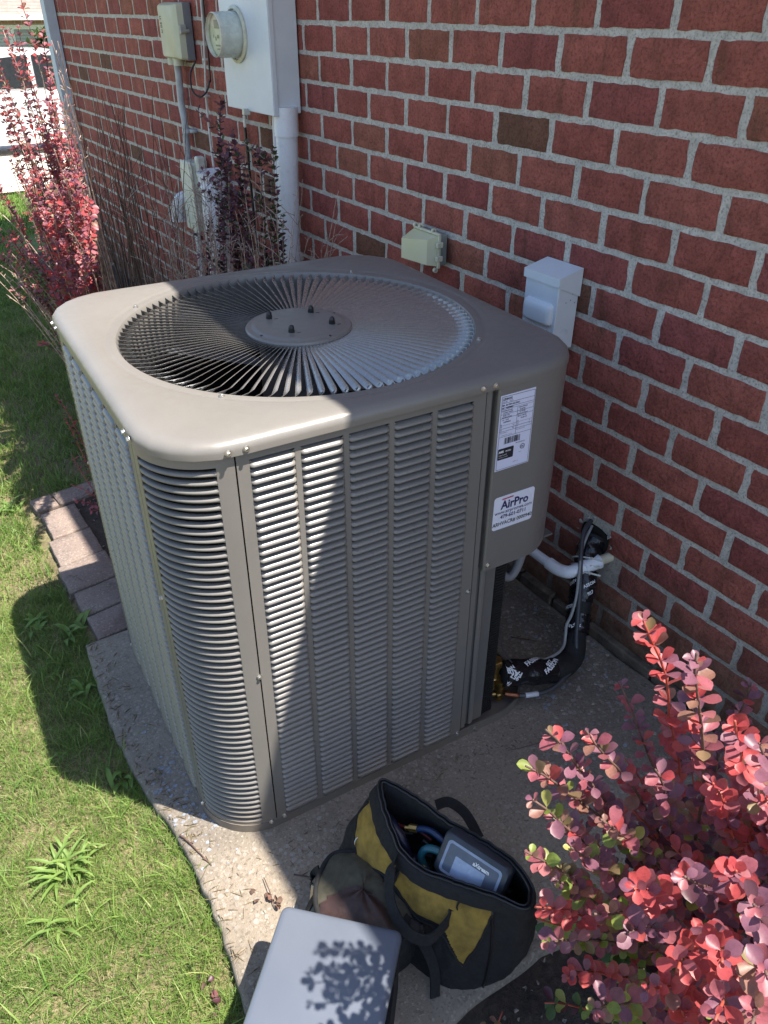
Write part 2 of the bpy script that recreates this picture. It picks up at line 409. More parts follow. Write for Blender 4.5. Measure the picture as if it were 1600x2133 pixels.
# edging stones along the bed
def pavers():
    rows = [(1.10, 1.255, -.040, .122, 'third edging stone back from the pad, sunlit patch at its lawn corner'),
            (1.262, 1.43, -.028, .120, 'darker edging stone, second from the back with dappled light'),
            (1.437, 1.622, -.008, .116, 'rearmost edging stone lying lengthwise before the cross stones'),
            (.965, 1.093, -.032, .118, 'second edging stone back from the pad beside the unit'),
            (.838, .957, -.028, .10, 'edging stone touching the rear edge of the concrete pad')]
    for y0, y1, x0, x1, lab in rows:
        mb = MB(); top = -.004 + rnd.uniform(-.004, .002)
        poly = []
        for (ax, ay, bx, by) in ((x0, y0, x1, y0), (x1, y0, x1, y1), (x1, y1, x0, y1), (x0, y1, x0, y0)):
            for k in range(6):
                t = k / 6; poly.append((ax + (bx - ax) * t + rnd.uniform(-.0015, .0015), ay + (by - ay) * t + rnd.uniform(-.0015, .0015) + .012 * (ax + (bx - ax) * t) / .1))
        cx = sum(p[0] for p in poly) / 24; cy = sum(p[1] for p in poly) / 24
        sc = lambda k, z: [(cx + (a - cx) * k, cy + (b - cy) * k, z) for a, b in poly]
        mb.loft([sc(1, -.09), sc(1, top - .008), sc(.985, top - .002), sc(.95, top)], True, False, True)
        tag(mb.build('edging_stone', PAVER, None, 60), lab, 'edging stone', 'edging stones between lawn and planting bed')
    for x0, x1, lab in ((-.02, .06, 'short cross edging stone at the lawn corner half under grass'), (.065, .235, 'cross edging stone running toward the red bush behind the unit')):
        mb = MB(); mb.M = Matrix.Translation((0, 0, 0)) @ Matrix.Rotation(.10, 4, 'Z')
        mb.rbox(x0 + .17, x1 + .17, 1.635, 1.73, -.09, -.002, .006)
        tag(mb.build('edging_stone', PAVER), lab, 'edging stone', 'edging stones between lawn and planting bed')
pavers()

# ------------------------------------------------------------------ the brick house
WX, PB, CB = 1.21635, 0.2062, 0.0880
Z0 = 0.005; Y0W, Y1W = -1.35, 5.30
house = thing('brick_house', 'red brick house wall with pale grey mortar beside the air conditioner', 'house', (WX, 0, 0))
HL = Vector((WX, 0, 0))
def brick_mesh(L, H, i, pk=1.0, name='brick'):
    r = random.Random(i); mb = MB(); nx, nz = 9, 4; dep = 0.012
    pts = []
    def j(a): return r.uniform(-a, a)
    for k in range(nx): pts.append((-L / 2 + L * k / nx, -H / 2))
    for k in range(nz): pts.append((L / 2, -H / 2 + H * k / nz))
    for k in range(nx): pts.append((L / 2 - L * k / nx, H / 2))
    for k in range(nz): pts.append((-L / 2, H / 2 - H * k / nz))
    pts = [(a + j(.0024), b + j(.0019)) for a, b in pts]
    pts = [(a * (1 - .012 * (abs(a) > L * .44 and abs(b) > H * .4)), b) for a, b in pts]
    tilt = j(.0012) * pk
    back = [(dep, a, b) for a, b in pts]
    f1 = [(-.0022 * pk + tilt * a / L, a * .996, b * .99) for a, b in pts]
    f2 = [(-.0040 * pk + tilt * a / L, a * .972, b * .93) for a, b in pts]
    mb.loft([back, f1, f2], True, False, False)
    nn_ = len(pts); mb.v.append(Vector((-.0041 * pk, 0, 0)))
    mb.f += [(2 * nn_ + k, 2 * nn_ + (k + 1) % nn_, 3 * nn_) for k in range(nn_)]
    mb.f = [tuple(reversed(f)) for f in mb.f]
    return mb
def build_wall():
    wall = MB()
    wall.box(.0, .30, Y0W, Y1W, -.2, 2.62)          # backing wall carries the mortar face
    wo = wall.build('wall', MORTAR, house)
    wo['label'] = 'wall face with pale grey mortar joints'
    variants = {}
    def var(kind, i):
        key = (kind, i)
        if key not in variants:
            L = {'full': PB - .0142, 'half': PB / 2 - .0125}[kind]
            me = brick_mesh(L, CB - .0150, hash(key) % 9999 if False else i * 7 + (3 if kind == 'half' else 0)).mesh('brick', None, 40)
            variants[key] = me
        return variants[key]
    mats = [0, 1, 0, 2, 1, 0, 1, 3, 2, 0, 1, 0, 1, 2, 0, 1, 3, 0, 1, 2, 0, 1, 0, 4]
    cand = []
    for n in range(0, 30):
        zc = Z0 + CB * n + CB / 2
        ph = Y0W
        off = 1.7096 if n % 2 == 0 else 1.7096 + PB / 2
        k0 = math.floor((Y0W - off) / PB); 
        for k in range(k0, k0 + 40):
            a = off + k * PB; b = a + PB
            a2, b2 = max(a, Y0W), min(b, Y1W)
            if b2 - a2 < .03: continue
            cand.append((n, (a2 + b2) / 2, zc, b2 - a2))
    # service hole where the pipes enter
    out = []
    for n, y, z, L in cand:
        a, b = y - L / 2, y + L / 2
        if n in (2, 3) and a < .175 and b > .055:
            if n == 3 or True:
                lo, hi = (.088, .172) if n == 3 else (.03, .13)
                if a < lo - .03: out.append((n, (a + lo) / 2, z, lo - a))
                if b > hi + .03: out.append((n, (b + hi) / 2, z, b - hi))
                continue
        out.append((n, y, z, L))
    vis = []
    for c in out:
        px = to_px((WX, c[1], c[2]))
        inside = px[2] > 0 and -60 < px[0] < 1690 and -60 < px[1] < 1750
        hid = (1.75 < c[1] < 2.35 and c[2] > 1.2)
        # area on screen
        a = to_px((WX, c[1] - c[3] / 2, c[2])); b = to_px((WX, c[1] + c[3] / 2, c[2]))
        size = abs(a[0] - b[0]) * 0.08 * FPX / max(px[2], .2) if inside else -1
        # hidden behind the unit
        if inside and not hid:
            if c[1] > -.1 and c[1] < .95 and px[0] < 1160 and c[2] < .62 and px[1] > 560 and c[1] > .3: size = -1
        else: size = -1
        vis.append((size, c))
    vis.sort(key=lambda t: -t[0])
    single = [c for s, c in vis if s > 0][:300]
    rest = [c for s, c in vis if s > 0][300:] + [c for s, c in vis if s <= 0]
    def place(c, i):
        n, y, z, L = c
        return Matrix.Translation((rnd.uniform(-.0010, .0004), y + rnd.uniform(-.0018, .0018), z + rnd.uniform(-.0012, .0012))) @ Matrix.Rotation(rnd.uniform(-.006, .006), 4, 'X')
    for i, c in enumerate(single):
        L = c[3]; mi = rnd.choice(mats); vi = rnd.randrange(10)
        far = y > 1.0
        key = ('full' if L > PB * .98 else round(L, 3), mi, vi, far)
        if key not in variants:
            me = brick_mesh(L - (.0185 if far else .0142), CB - .0150, vi * 13 + 5, .6 if far else 1.0).mesh('brick', BR[mi], 40)
            variants[key] = me
        inst('brick', variants[key], wo, place(c, i))
    mbs = [MB() for _ in BR]
    for i, c in enumerate(rest):
        mi = rnd.choice(mats); tmp = brick_mesh(c[3] - .0185, CB - .0150, rnd.randrange(200), .6)
        m = mbs[mi]; m.M = place(c, i); m.add(tmp.v, tmp.f)
    me = bpy.data.meshes.new('brickwork'); vs = []; fs = []; mi_ = []
    for k, m in enumerate(mbs):
        b = len(vs); vs += [tuple(v) for v in m.v]; fs += [tuple(b + i for i in f) for f in m.f]; mi_ += [k] * len(m.f)
    me.from_pydata(vs, [], fs)
    for m in BR: me.materials.append(m)
    me.polygons.foreach_set('material_index', mi_)
    o = inst('brickwork', me, wo); o['kind'] = 'stuff'
    # flat dark patch round the pipes, painted as the shade inside the hole
    h = MB()
    ring = [(.0, .128 + .052 * math.cos(t) * (1 + .2 * math.sin(3 * t)), .285 + .058 * math.sin(t) * (1 + .15 * math.cos(2 * t))) for t in [2 * PI * i / 16 for i in range(16)]]
    h.loft([[(-.001, a, b) for _, a, b in ring], [(-.0015, .128 + (a - .128) * .6, .285 + (b - .285) * .6) for _, a, b in ring]], True, False, True)
    h.f = [tuple(reversed(f)) for f in h.f]
    h.build('dark_hole_patch', simple('painted_hole_shade', (0.012, 0.010, 0.009), 0.95), wo)
    p = MB()
    for t in range(16):
        a = 2 * PI * t / 16 + .2; c = Vector((-.004, .128 + .062 * math.cos(a), .285 + .07 * math.sin(a))); r = rnd.uniform(.005, .010)
        if -2.4 < a - 2 * PI < -1.2: continue
        vs = [c + Vector((rnd.uniform(-.5, .3), rnd.uniform(-1, 1), rnd.uniform(-1, 1))).normalized() * r for _ in range(7)]
        p.add(vs, [(0, 1, 2), (2, 3, 4), (4, 5, 6), (0, 2, 4), (0, 4, 6), (1, 3, 5), (0, 3, 6), (1, 5, 2)])
    o = p.build('patch_mortar', MORTAR, wo); o['label'] = 'broken mortar round the pipe hole'
    # rough footing strip at the pad
    ft = MB()
    y = Y0W
    while y < 1.0:
        w = rnd.uniform(.1, .3); hh = rnd.uniform(.012, .03)
        ft.rbox(-.022 - rnd.uniform(0, .012), -.002, y, y + w - .006, -.05, hh, .004); y += w
    ft.build('footing', simple('dirty_footing', (0.13, 0.10, 0.075), 0.95, 0, 0.3, 25, 0.8, 80, .004), wo)
    # eave: soffit, fascia, gutter, roof plane (above the frame, shades the wall)
    MS = simple('white_trim', (0.6, 0.6, 0.58), 0.6)
    sof = MB(); sof.box(-.412, 0, -1.62, 5.8, 2.60, 2.615); sof.build('soffit', MS, house)
    g = MB(); g.loft([[(x, y, z) for x, z in ((-.417, 2.60), (-.417, 2.72), (-.420, 2.72), (-.432, 2.70), (-.4325, 2.64), (-.424, 2.60))] for y in (-1.64, 5.85)], True, True, True); g.build('gutter', MS, house)
    rf = MB(); rf.loft([[(-.417, y, 2.70), (3.6, y, 4.5), (7.6, y, 2.70), (7.6, y, 2.62), (3.6, y, 4.42), (-.417, y, 2.62)] for y in (-1.63, 5.85)], True, True, True)
    RM = Mat('asphalt_shingle'); RM.set(Base_Color=RM.ramp(RM.vor(9, out='Color'), [(0, (0.07, 0.06, 0.055)), (1, (0.16, 0.13, 0.11))]), Roughness=.95)
    rf.build('roof', RM.m, house)
    bd = MB(); bd.box(.30, 7.1, Y0W + .02, Y1W - .02, -.2, 2.6); bd.build('side_walls', BR[1], house)
build_wall()

# ------------------------------------------------------------------ the condenser unit (local frame: front face y=0, left face x=0)
UY = -0.0565; UW = 0.90; ZT = 0.955; CR = 0.130
unit = thing('condenser_unit', 'taupe louvred air conditioner condenser with round fan grille on concrete pad', 'air conditioner', (0, 0, 0), UY)
PITCHZ = 0.0161; NL = 56; ZL0 = 0.030
def louver_mesh(L):
    # profile: recessed at the top edge, bulging outward toward its lower lip (x along, y out = -)
    prof = [(.0120, .0072), (.0060, .0060), (.0004, .0040), (-.0040, .0014), (-.0056, -.0016), (-.0046, -.0034), (.0015, -.0030)]
    mb = MB(); secs = []
    for x, k, dz in ((0, .0, .0), (.0015, .55, .0), (.005, .92, 0), (.009, 1, 0), (L - .009, 1, 0), (L - .005, .92, 0), (L - .0015, .55, 0), (L, .0, 0)):
        secs.append([(x, (y if y > 0 else y * k) + (1 - k) * .0008, z * (.75 + .25 * k)) for y, z in prof])
    mb.loft(secs, False)
    return mb
def panel_sheet(mb, cols, w, x0, x1, z0, z1, za, zb, place):
    # flat sheet with one opening per louvre column
    xs = [x0] + [v for c in cols for v in (c, c + w)] + [x1]
    def b(a, c, d, e):
        place(mb, a, c, d, e)
    b(x0, x1, z0, za); b(x0, x1, zb, z1)
    for i in range(0, len(xs), 2): b(xs[i], xs[i + 1], za, zb)
FC = [0.1535 + 0.0911 * i for i in range(5)]; LW = 0.0805
zA, zB = ZL0 - .004, ZL0 + NL * PITCHZ + .002
front = MB()
panel_sheet(front, FC, LW, .1315, .6262, .004, ZT - .001, zA, zB, lambda m, a, b, c, d: m.box(a, b, 0, .0022, c, d))
fp = front.build('front_panel', PAINT, unit)
# side panel: returns and inner backing
lm = louver_mesh(LW).mesh('louver', LPAINT, 60)
for i in range(5):
    for k in range(NL):
        inst('louver', lm, fp, Matrix.Translation((FC[i], 0, ZL0 + PITCHZ * (k + .42))))
# thin dies between openings keep the corners rounded
web = MB()
for i in range(5):
    for k in range(NL + 1):
        z = ZL0 + PITCHZ * k - .0028
        for xx, s in ((FC[i], 1), (FC[i] + LW, -1)):
            web.add([(xx, .0010, z - .0016), (xx + s * .0045, .0010, z), (xx, .0010, z + .0030)], [(0, 1, 2)])
web.build('louver_corner', PAINT, fp)['kind'] = 'stuff'
# left side panel
side = MB()
SC_ = [0.160 + 0.0911 * i for i in range(6)]
panel_sheet(side, SC_, LW, .1315, .730, .004, ZT - .001, zA, zB, lambda m, a, b, c, d: m.box(0, .0022, a, b, c, d))
sp = side.build('side_panel', PAINT, unit)
lv = MB(); base_l = louver_mesh(LW)
for i in range(6):
    for k in range(NL):
        lv.M = Matrix.Translation((0, SC_[i] + LW, ZL0 + PITCHZ * (k + .42))) @ Matrix.Rotation(-PI / 2, 4, 'Z')
        lv.add(base_l.v, base_l.f)
o = lv.build('louver', LPAINT, sp, 60); o['kind'] = 'stuff'
# rounded corner panels with wrap-round slots
def arc(cx, cy, r, a): return (cx + r * math.cos(a), cy + r * math.sin(a))
def corner(cx, cy, a0, a1, s0, s1, name, single):
    mb = MB(); N = 20
    def band(t0, t1, z0, z1):
        n = max(2, int(N * abs(t1 - t0) / (PI / 2)) + 1)
        R = []
        for i in range(n + 1):
            a = t0 + (t1 - t0) * i / n
            po = arc(cx, cy, CR, a); pi_ = arc(cx, cy, CR - .002, a)
            R.append([(*po, z0), (*po, z1), (*pi_, z1), (*pi_, z0)])
        mb.loft(R, True, True, True)
        mb.f[-(n * 4 + 2):] = [tuple(reversed(f)) for f in mb.f[-(n * 4 + 2):]]
    band(a0, a1, .004, zA + .004); band(a0, a1, zB - .002, ZT - .001)
    band(a0, s0, zA + .004, zB - .002); band(s1, a1, zA + .004, zB - .002)
    pa = mb.build(name, PAINT, unit, 40)
    prof = [(-.0085, .0034), (-.0035, .0034), (.0000, .0018), (.0012, -.0006), (.0004, -.0028), (-.0022, -.0038), (-.006, -.0036)]
    sl = MB(); n = 18; secs = []
    for i in range(n + 1):
        t = i / n; a = s0 + (s1 - s0) * t; k = min(1, min(t, 1 - t) / .05)
        secs.append([(*arc(cx, cy, CR + (r if r < 0 else r * k) - .0003, a), z * (1 + .35 * (1 - k))) for r, z in prof])
    sl.loft(secs, False)
    me = sl.mesh('louver', PAINT, 60)
    if single:
        for k in range(NL): inst('louver', me, pa, Matrix.Translation((0, 0, ZL0 + PITCHZ * k + .0042)))
    else:
        s2 = MB()
        for k in range(NL):
            s2.M = Matrix.Translation((0, 0, ZL0 + PITCHZ * k + .0042)); s2.add(sl.v, sl.f)
        s2.build('louver', PAINT, pa, 60)['kind'] = 'stuff'
    # end webs: half round ends of every slot
    wb = MB()
    for k in range(NL + 1):
        z = ZL0 + PITCHZ * k - .0037
        for a, s in ((s0, 1), (s1, -1)):
            for dz in (-1, 1):
                pts = [(*arc(cx, cy, CR - .0008, a), z + dz * .0028), (*arc(cx, cy, CR - .0008, a + s * .028), z + dz * .0040), (*arc(cx, cy, CR - .0008, a), z + dz * .0060)]
                wb.add(pts, [(0, 1, 2)])
    wb.build('louver_corner', PAINT, pa)['kind'] = 'stuff'
D2 = math.radians
corner(CR, CR, D2(180.6), D2(269.4), D2(189), D2(256), 'corner_panel', True)
corner(CR, .868 - CR, D2(90), D2(179.4), D2(104), D2(171), 'corner_panel', False)
# coil wall seen through the slots
cl = MB(); q = []
for cx, cy, a0, a1 in ((CR, CR, 180, 270), (.868 - CR, CR, 270, 271), (.86 - CR, .86 - CR, 0, 90), (CR, .86 - CR, 90, 180)):
    for i in range(7): q.append(arc(cx, cy, CR - .022, D2(a0 + (a1 - a0) * i / 6)))
q = [p for p in q]
cl.loft([[(x, y, .02) for x, y in q], [(x, y, .945) for x, y in q]], True)
cl.build('coil', COIL, unit, 40)
fins = MB()
for k in range(118):
    z = .03 + k * .0078
    fins.loft([[(x + .002, y + .002, z) for x, y in q[:8]], [(x - .0035, y - .0035, z + .001) for x, y in q[:8]]], False)
fins.build('coil_tube', simple('coil_tube_metal', (0.06, 0.055, 0.045), 0.5, .6), unit)['kind'] = 'stuff'
# base pan
def rsq(h0x, h1x, h0y, h1y, r, n=8):
    out = []
    for cx, cy, a0 in ((h1x - r, h0y + r, -90), (h1x - r, h1y - r, 0), (h0x + r, h1y - r, 90), (h0x + r, h0y + r, 180)):
        for i in range(n + 1): out.append(arc(cx, cy, r, D2(a0 + 90 * i / n)))
    return out
bp = MB()
o_ = rsq(-.0022, .885, -.0022, .875, .132); i_ = rsq(.0022, .880, .0022, .870, .128)
bp.loft([[(x, y, .0) for x, y in o_], [(x, y, .024) for x, y in o_], [(x, y, .024) for x, y in i_], [(x, y, .006) for x, y in i_]], True, True, True)
bp.build('base_pan', PAINT_IN, unit, 40)
# control cover on the right of the front face, wrapping round the corner
def cover_path(off=0, y1=.62):
    P = [(.6515, .012 + off), (.6515, 0 - .004 + off), (.6535, -.0065 + off), (.70, -.0065 + off)]
    cx, cy, r = .889 - .132, .1255, .132 - off
    P += [arc(cx, cy, r, D2(-90 + 90 * i / 12)) for i in range(13)]
    P.append((cx + r, y1)); return P
def xfix(P): return P
cc = MB(); P = cover_path()
zt = ZT - .001
cc.loft([[(x, y, .520 + max(0, y) * .10) for x, y in P], [(x, y, zt) for x, y in P]], False)
c2 = cover_path(.0022, .618)
cc.loft([[(x, y, zt) for x, y in c2], [(x, y, .5205 + max(0, y) * .10) for x, y in c2]], False)
cc.loft([[(x, y, .5205 + max(0, y) * .10) for x, y in c2], [(x, y, .520 + max(0, y) * .10) for x, y in P]], False)
cc.build('control_cover', PAINT, unit, 40)
ins = MB()
ins.box(.6285, .70, .012, .0145, .026, .95)            # recessed post beside the louvre panel
ins.loft([[(.6275, -.0003, z), (.6275, .014, z)] for z in (.004, .953)], False)
ins.loft([[(.700, .0145, z), (.704, .018, z), (.716, .26, z), (.86, .262, z)] for z in (.026, .95)], False)
ins.build('valve_compartment', PAINT_IN, unit)
ed = MB(); ed.rbox(.6285, .6440, .0030, .0118, .026, .952, .002); ed.rbox(.655, .668, .004, .012, .026, .52, .003); ed.build('corner_post', PAINT, unit)
wl_ = MB(); wl_.box(.64, .895, .05, .26, .50, .505); wl_.build('compartment_floor', PAINT_IN, unit)
rb = MB(); rb.box(.885, .8875, .255, .74, .024, .95); rb.box(.13, .76, .8655, .8675, .024, .95); rb.build('rear_panel', PAINT, unit)
rc = MB(); rc.loft([[(*arc(.8875 - .13, .8675 - .13, .13, D2(90 * i / 10)), z) for i in range(11)] for z in (.004, .953)], False); rc.build('corner_panel', PAINT, unit, 40)

# top cap
UC = (.450, .4435)
def cap_ring(w0, w1, y0, y1, r, z, n=96):
    # sample a rounded rectangle by angle from the centre
    out = []
    hx, hy = (w1 - w0) / 2, (y1 - y0) / 2; cx, cy = (w0 + w1) / 2, (y0 + y1) / 2
    for i in range(n):
        a = 2 * PI * i / n; dx, dy = math.cos(a), math.sin(a)
        t = min(hx / abs(dx) if abs(dx) > 1e-9 else 9, hy / abs(dy) if abs(dy) > 1e-9 else 9)
        x, y = dx * t, dy * t
        if abs(x) > hx - r and abs(y) > hy - r:
            kx, ky = math.copysign(hx - r, x), math.copysign(hy - r, y)
            b = dx * kx + dy * ky; c = kx * kx + ky * ky - r * r
            t = b + math.sqrt(max(0, b * b - c)); x, y = dx * t, dy * t
        out.append((cx + x, cy + y, z))
    return out
def circ(r, z, n=96): return [(UC[0] + r * math.cos(2 * PI * i / n), UC[1] + r * math.sin(2 * PI * i / n), z) for i in range(n)]
X0, X1, YA, YB = -.004, .893, -.008, .886
cap = MB()
rings = [cap_ring(X0 + .003, X1 - .003, YA + .003, YB - .003, .133, .950), cap_ring(X0, X1, YA, YB, .136, .9495), cap_ring(X0, X1, YA, YB, .136, .959)]
for k in range(1, 7):
    a = PI / 2 * k / 6; d = .020 * (1 - math.cos(a))
    rings.append(cap_ring(X0 + d, X1 - d, YA + d, YB - d, .136 - d * .6, .959 + .0175 * math.sin(a)))
rings += [cap_ring(X0 + .034, X1 - .034, YA + .034, YB - .034, .112, .9768), circ(.410, .9768), circ(.406, .9758), circ(.401, .9742), circ(.396, .9740), circ(.391, .9749), circ(.385, .9735), circ(.380, .9735), circ(.376, .967), circ(.374, .955), circ(.374, .90)]
cap.loft(rings, True)
cp = cap.build('top_cap', PAINT, unit, 35)
# grille vanes
NV = 100
vane = MB(); secs = []
for i in range(15):
    t = i / 14; r = .1120 + (.3765 - .1120) * t
    tilt = D2(37)
    w = .0085 + .0060 * t
    if t > .9: tilt = D2(37 + (t - .9) / .1 * 40)
    sh = 0 if t < .88 else -.008 * ((t - .88) / .12) ** 1.5
    zc = .9655 + .004 * math.sin(PI * t) + (0.002 if t > .9 else 0)
    th = .0008
    d = Vector((0, math.cos(tilt), math.sin(tilt))); nn = Vector((0, -math.sin(tilt), math.cos(tilt)))
    c = Vector((r, sh, zc - .0035))
    secs.append([c - d * w / 2 - nn * th / 2, c + d * w / 2 - nn * th / 2, c + d * (w / 2 + .0004), c + d * w / 2 + nn * th / 2, c - d * w / 2 + nn * th / 2])
vane.loft(secs, True, True, True)
vm = vane.mesh('vane', VPAINT, 50)
gr = MB(); gr.lathe([(.1085, .9585), (.1150, .9585), (.1150, .9665), (.1120, .9700), (.105, .9705), (.100, .9715), (.096, .9740), (.090, .9745), (.040, .9748), (.0005, .9748)], 72, (UC[0], UC[1], 0))
gr.f = [f for f in gr.f]
go = gr.build('fan_grille', PAINT, unit, 40)
for i in range(NV):
    inst('vane', vm, go, Matrix.Translation((UC[0], UC[1], 0)) @ Matrix.Rotation(2 * PI * i / NV, 4, 'Z'))
nut = MB(); nut.lathe([(.0072, 0), (.0072, .0065)], 6, cap1=True); nut.lathe([(.0058, .0065), (.0060, .010), (.0048, .0138), (.0026, .0158), (.0002, .0164)], 14)
nm = nut.mesh('acorn_nut', BLACK, 40)
for x, y in ((-.045, .056), (.052, .048), (.059, -.042), (-.038, -.046)):
    inst('acorn_nut', nm, go, Matrix.Translation((UC[0] + x, UC[1] + y, .9742)))
sl_ = MB()
for a in (15, 105, 195, 285): sl_.M = Matrix.Translation((UC[0], UC[1], .9720)) @ Matrix.Rotation(D2(a), 4, 'Z'); sl_.box(.098, .1035, -.0015, .0015, -.004, .0006)
for x, y in ((-.045, .056), (.052, .048), (.059, -.042), (-.038, -.046)): sl_.M = Matrix.Translation((UC[0] + x + .012, UC[1] + y - .010, .9748)); sl_.box(-.004, .004, -.001, .001, -.002, .0004)
sl_.build('slot', BLACK, go)
# motor, shroud and fan blades below the grille
mo = MB(); mo.lathe([(.0005, .925), (.080, .925), (.088, .918), (.090, .80), (.0005, .80)], 32, (UC[0], UC[1], 0)); mo.build('motor', PAINT_IN, unit, 40)
BLUE = simple('bare_aluminium', (0.42, 0.44, 0.48), 0.35, .8)
fb = MB(); secs = []
for i in range(9):
    t = i / 8; r = .06 + .30 * t; w = .09 + .12 * t; secs.append([(r * math.cos(u) , r * math.sin(u), .845 + .055 * (s - .5) * (1 - .3 * t)) for s, u in [(j / 6, (j / 6 - .5) * w / r) for j in range(7)]])
fb.loft(secs, False)
fbm = fb.mesh('fan_blade', BLUE, 60)
for a in (235, 355, 115): inst('fan_blade', fbm, unit, Matrix.Translation((UC[0], UC[1], 0)) @ Matrix.Rotation(D2(a), 4, 'Z'))
sh = MB(); sh.lathe([(.3735, .90), (.372, .82), (.40, .80)], 48, (UC[0], UC[1], 0)); sh.build('fan_shroud', PAINT_IN, unit, 60)
# hex washer screws
sm = MB(); sm.lathe([(.0060, 0), (.0060, .0010), (.0038, .0012)], 12, axis='z', cap1=True); sm.lathe([(.0040, .0010), (.0040, .0042), (.0032, .0050)], 6, cap1=True); sm.lathe([(.0022, .0051), (.0020, .0046)], 6, cap1=True)
smm = sm.mesh('screw', ZINC, 30)
def screw(x, y, z, d):
    R = {'f': Matrix.Rotation(PI / 2, 4, 'X'), 'l': Matrix.Rotation(-PI / 2, 4, 'Y'), 't': Matrix()}[d]
    inst('screw', smm, unit, Matrix.Translation((x, y, z)) @ R @ Matrix.Rotation(rnd.random(), 4, 'Z'))
for x in (.118, .148, .612, .640): screw(x, YA, .9585, 'f')
for y in (.118, .148, .715, .750): screw(X0, y, .9585, 'l')
for x, z in ((.117, .022), (.148, .022), (.128, .462), (.618, .022), (.6735, .012), (.618, .475)): screw(x, 0 if x != .6735 else -.002, z, 'f')
screw(.661, -.0065, .535, 'f')
for y, z in ((.117, .03), (.128, .62), (.72, .62), (.72, .03)): screw(0, y, z, 'l')
for sx, sy in ((1, 1), (1, -1), (-1, 1), (-1, -1)): screw(UC[0] + sx * .277, UC[1] + sy * .277, .9742, 't')
# rating plate
yf = -.0068
lab = MB(); pl = [(.656, .768), (.741, .769), (.7395, .934), (.6555, .933)]
lab.loft([[(x, yf, z) for x, z in pl], [(x, yf - .0004, z) for x, z in pl]], True, False, True)
lo = lab.build('rating_plate', PAPER, unit)
pr = MB(); yp = yf - .0009
def ln(x0, z0, x1, z1, w=.0006): pr.add([(x0, yp, z0 - w / 2 if x0 != x1 else z0), (x1 + (w if x0 == x1 else 0), yp, z0 - w / 2 if x0 != x1 else z0), (x1 + (w if x0 == x1 else 0), yp, z1 + (w / 2 if x0 != x1 else 0)), (x0, yp, z1 + (w / 2 if x0 != x1 else 0))], [(0, 1, 2, 3)])
xl, xr = .6585, .7375
for z in (.930, .771): ln(xl, z, xr, z, .0008)
for x in (xl, xr): ln(x, .771, x, .930, .0007)
for z in (.9165, .9075, .8930, .8845, .8620, .8560, .8440): ln(xl, z, xr, z)
for z in (.9035, .8690): ln(xl, z, xr, z, .0004)
ln(.6985, .856, .6985, .9035); ln(.6985, .8690, .6985, .8445)
T = [('LENNOX', .0068, .661, .9225, .03), ('DALLAS,      75XXX', .0036, .661, .9180, .0), ('M/N  ML17XP1-042-230A21', .0046, .660, .9105, .03), ('S/N   1923F08878', .0046, .660, .9045, .03),
     ('CONTAINS HFC-410A', .0034, .660, .8990, .02), ('FACTORY CHARGE', .0034, .664, .8950, .02), ('08 LBS 1 OZS', .0034, .664, .8890, .02), ('ELECTRICAL RATING', .0032, .662, .8850, .02), ('1 PH     60 HZ', .0034, .662, .8795, .02), ('COMPRESSOR', .0036, .666, .8745, .03),
     ('DESIGN PRESSURE', .0032, .702, .8990, .02), ('HI 446 PSIG', .0034, .704, .8945, .02), ('LO 236 PSIG', .0034, .704, .8895, .02), ('NOMINAL VOLTS 208/230', .0027, .700, .8855, .02), ('MIN 197   MAX 253', .0032, .701, .8800, .03), ('FAN MOTOR', .0034, .708, .8752, .02),
     ('PH', .0030, .660, .8698, .02), ('1', .0030, .692, .8698, .02), ('RLA', .0030, .660, .8650, .02), ('15.4', .0030, .690, .8650, .02), ('LRA', .0030, .660, .8582, .02), ('83.9', .0030, .690, .8582, .02),
     ('PH', .0030, .701, .8698, .02), ('1', .0030, .732, .8698, .02), ('FLA', .0030, .701, .8650, .02), ('1.2', .0030, .730, .8650, .02), ('HP', .0030, .701, .8600, .02), ('1/5', .0030, .730, .8600, .02), ('MIN CKT AMPACITY', .0025, .660, .8518, .0), ('MAX FUSE OR CKT BKR', .0025, .700, .8518, .0), ('COMPLIES WITH UL STD 1995', .0025, .664, .8462, .0), ('FOR OUTDOOR USE', .0030, .7025, .8215, .02), ('Intertek', .0026, .713, .7990, .0), ('MADE IN USA', .0026, .700, .7800, .0)]
for b, s, x, z, bo in T: put(b, s, pr, x, z, yp, bo, sx=.80)
x = .673; r9 = random.Random(3)
while x < .712: w = r9.choice((.0005, .0009, .0014)); pr.add([(x, yp, .8265), (x + w, yp, .8265), (x + w, yp, .8405), (x, yp, .8405)], [(0, 1, 2, 3)]); x += w + r9.choice((.0005, .0009, .0013))
for rr in (.0060, .0048):
    n = 28; pr.add([(.7205 + (rr - k * .0006) * math.cos(2 * PI * i / n), yp, .8110 + (rr - k * .0006) * math.sin(2 * PI * i / n)) for k in (0, 1) for i in range(n)], [(i, (i + 1) % n, n + (i + 1) % n, n + i) for i in range(n)])
put('ETL', .0042, pr, .7205, .8095, yp, .04, 'CENTER', sx=.8)
def rr_poly(x0, x1, z0, z1, r, n=5):
    out = []
    for cx, cz, a0 in ((x1 - r, z1 - r, 0), (x0 + r, z1 - r, 90), (x0 + r, z0 + r, 180), (x1 - r, z0 + r, 270)):
        for i in range(n + 1): out.append((cx + r * math.cos(D2(a0 + 90 * i / n)), cz + r * math.sin(D2(a0 + 90 * i / n))))
    return out
pr.add([(x, yp, z) for x, z in rr_poly(.660, .6985, .7930, .8180, .002)], [tuple(range(24))])
pr.build('print', INK, lo)
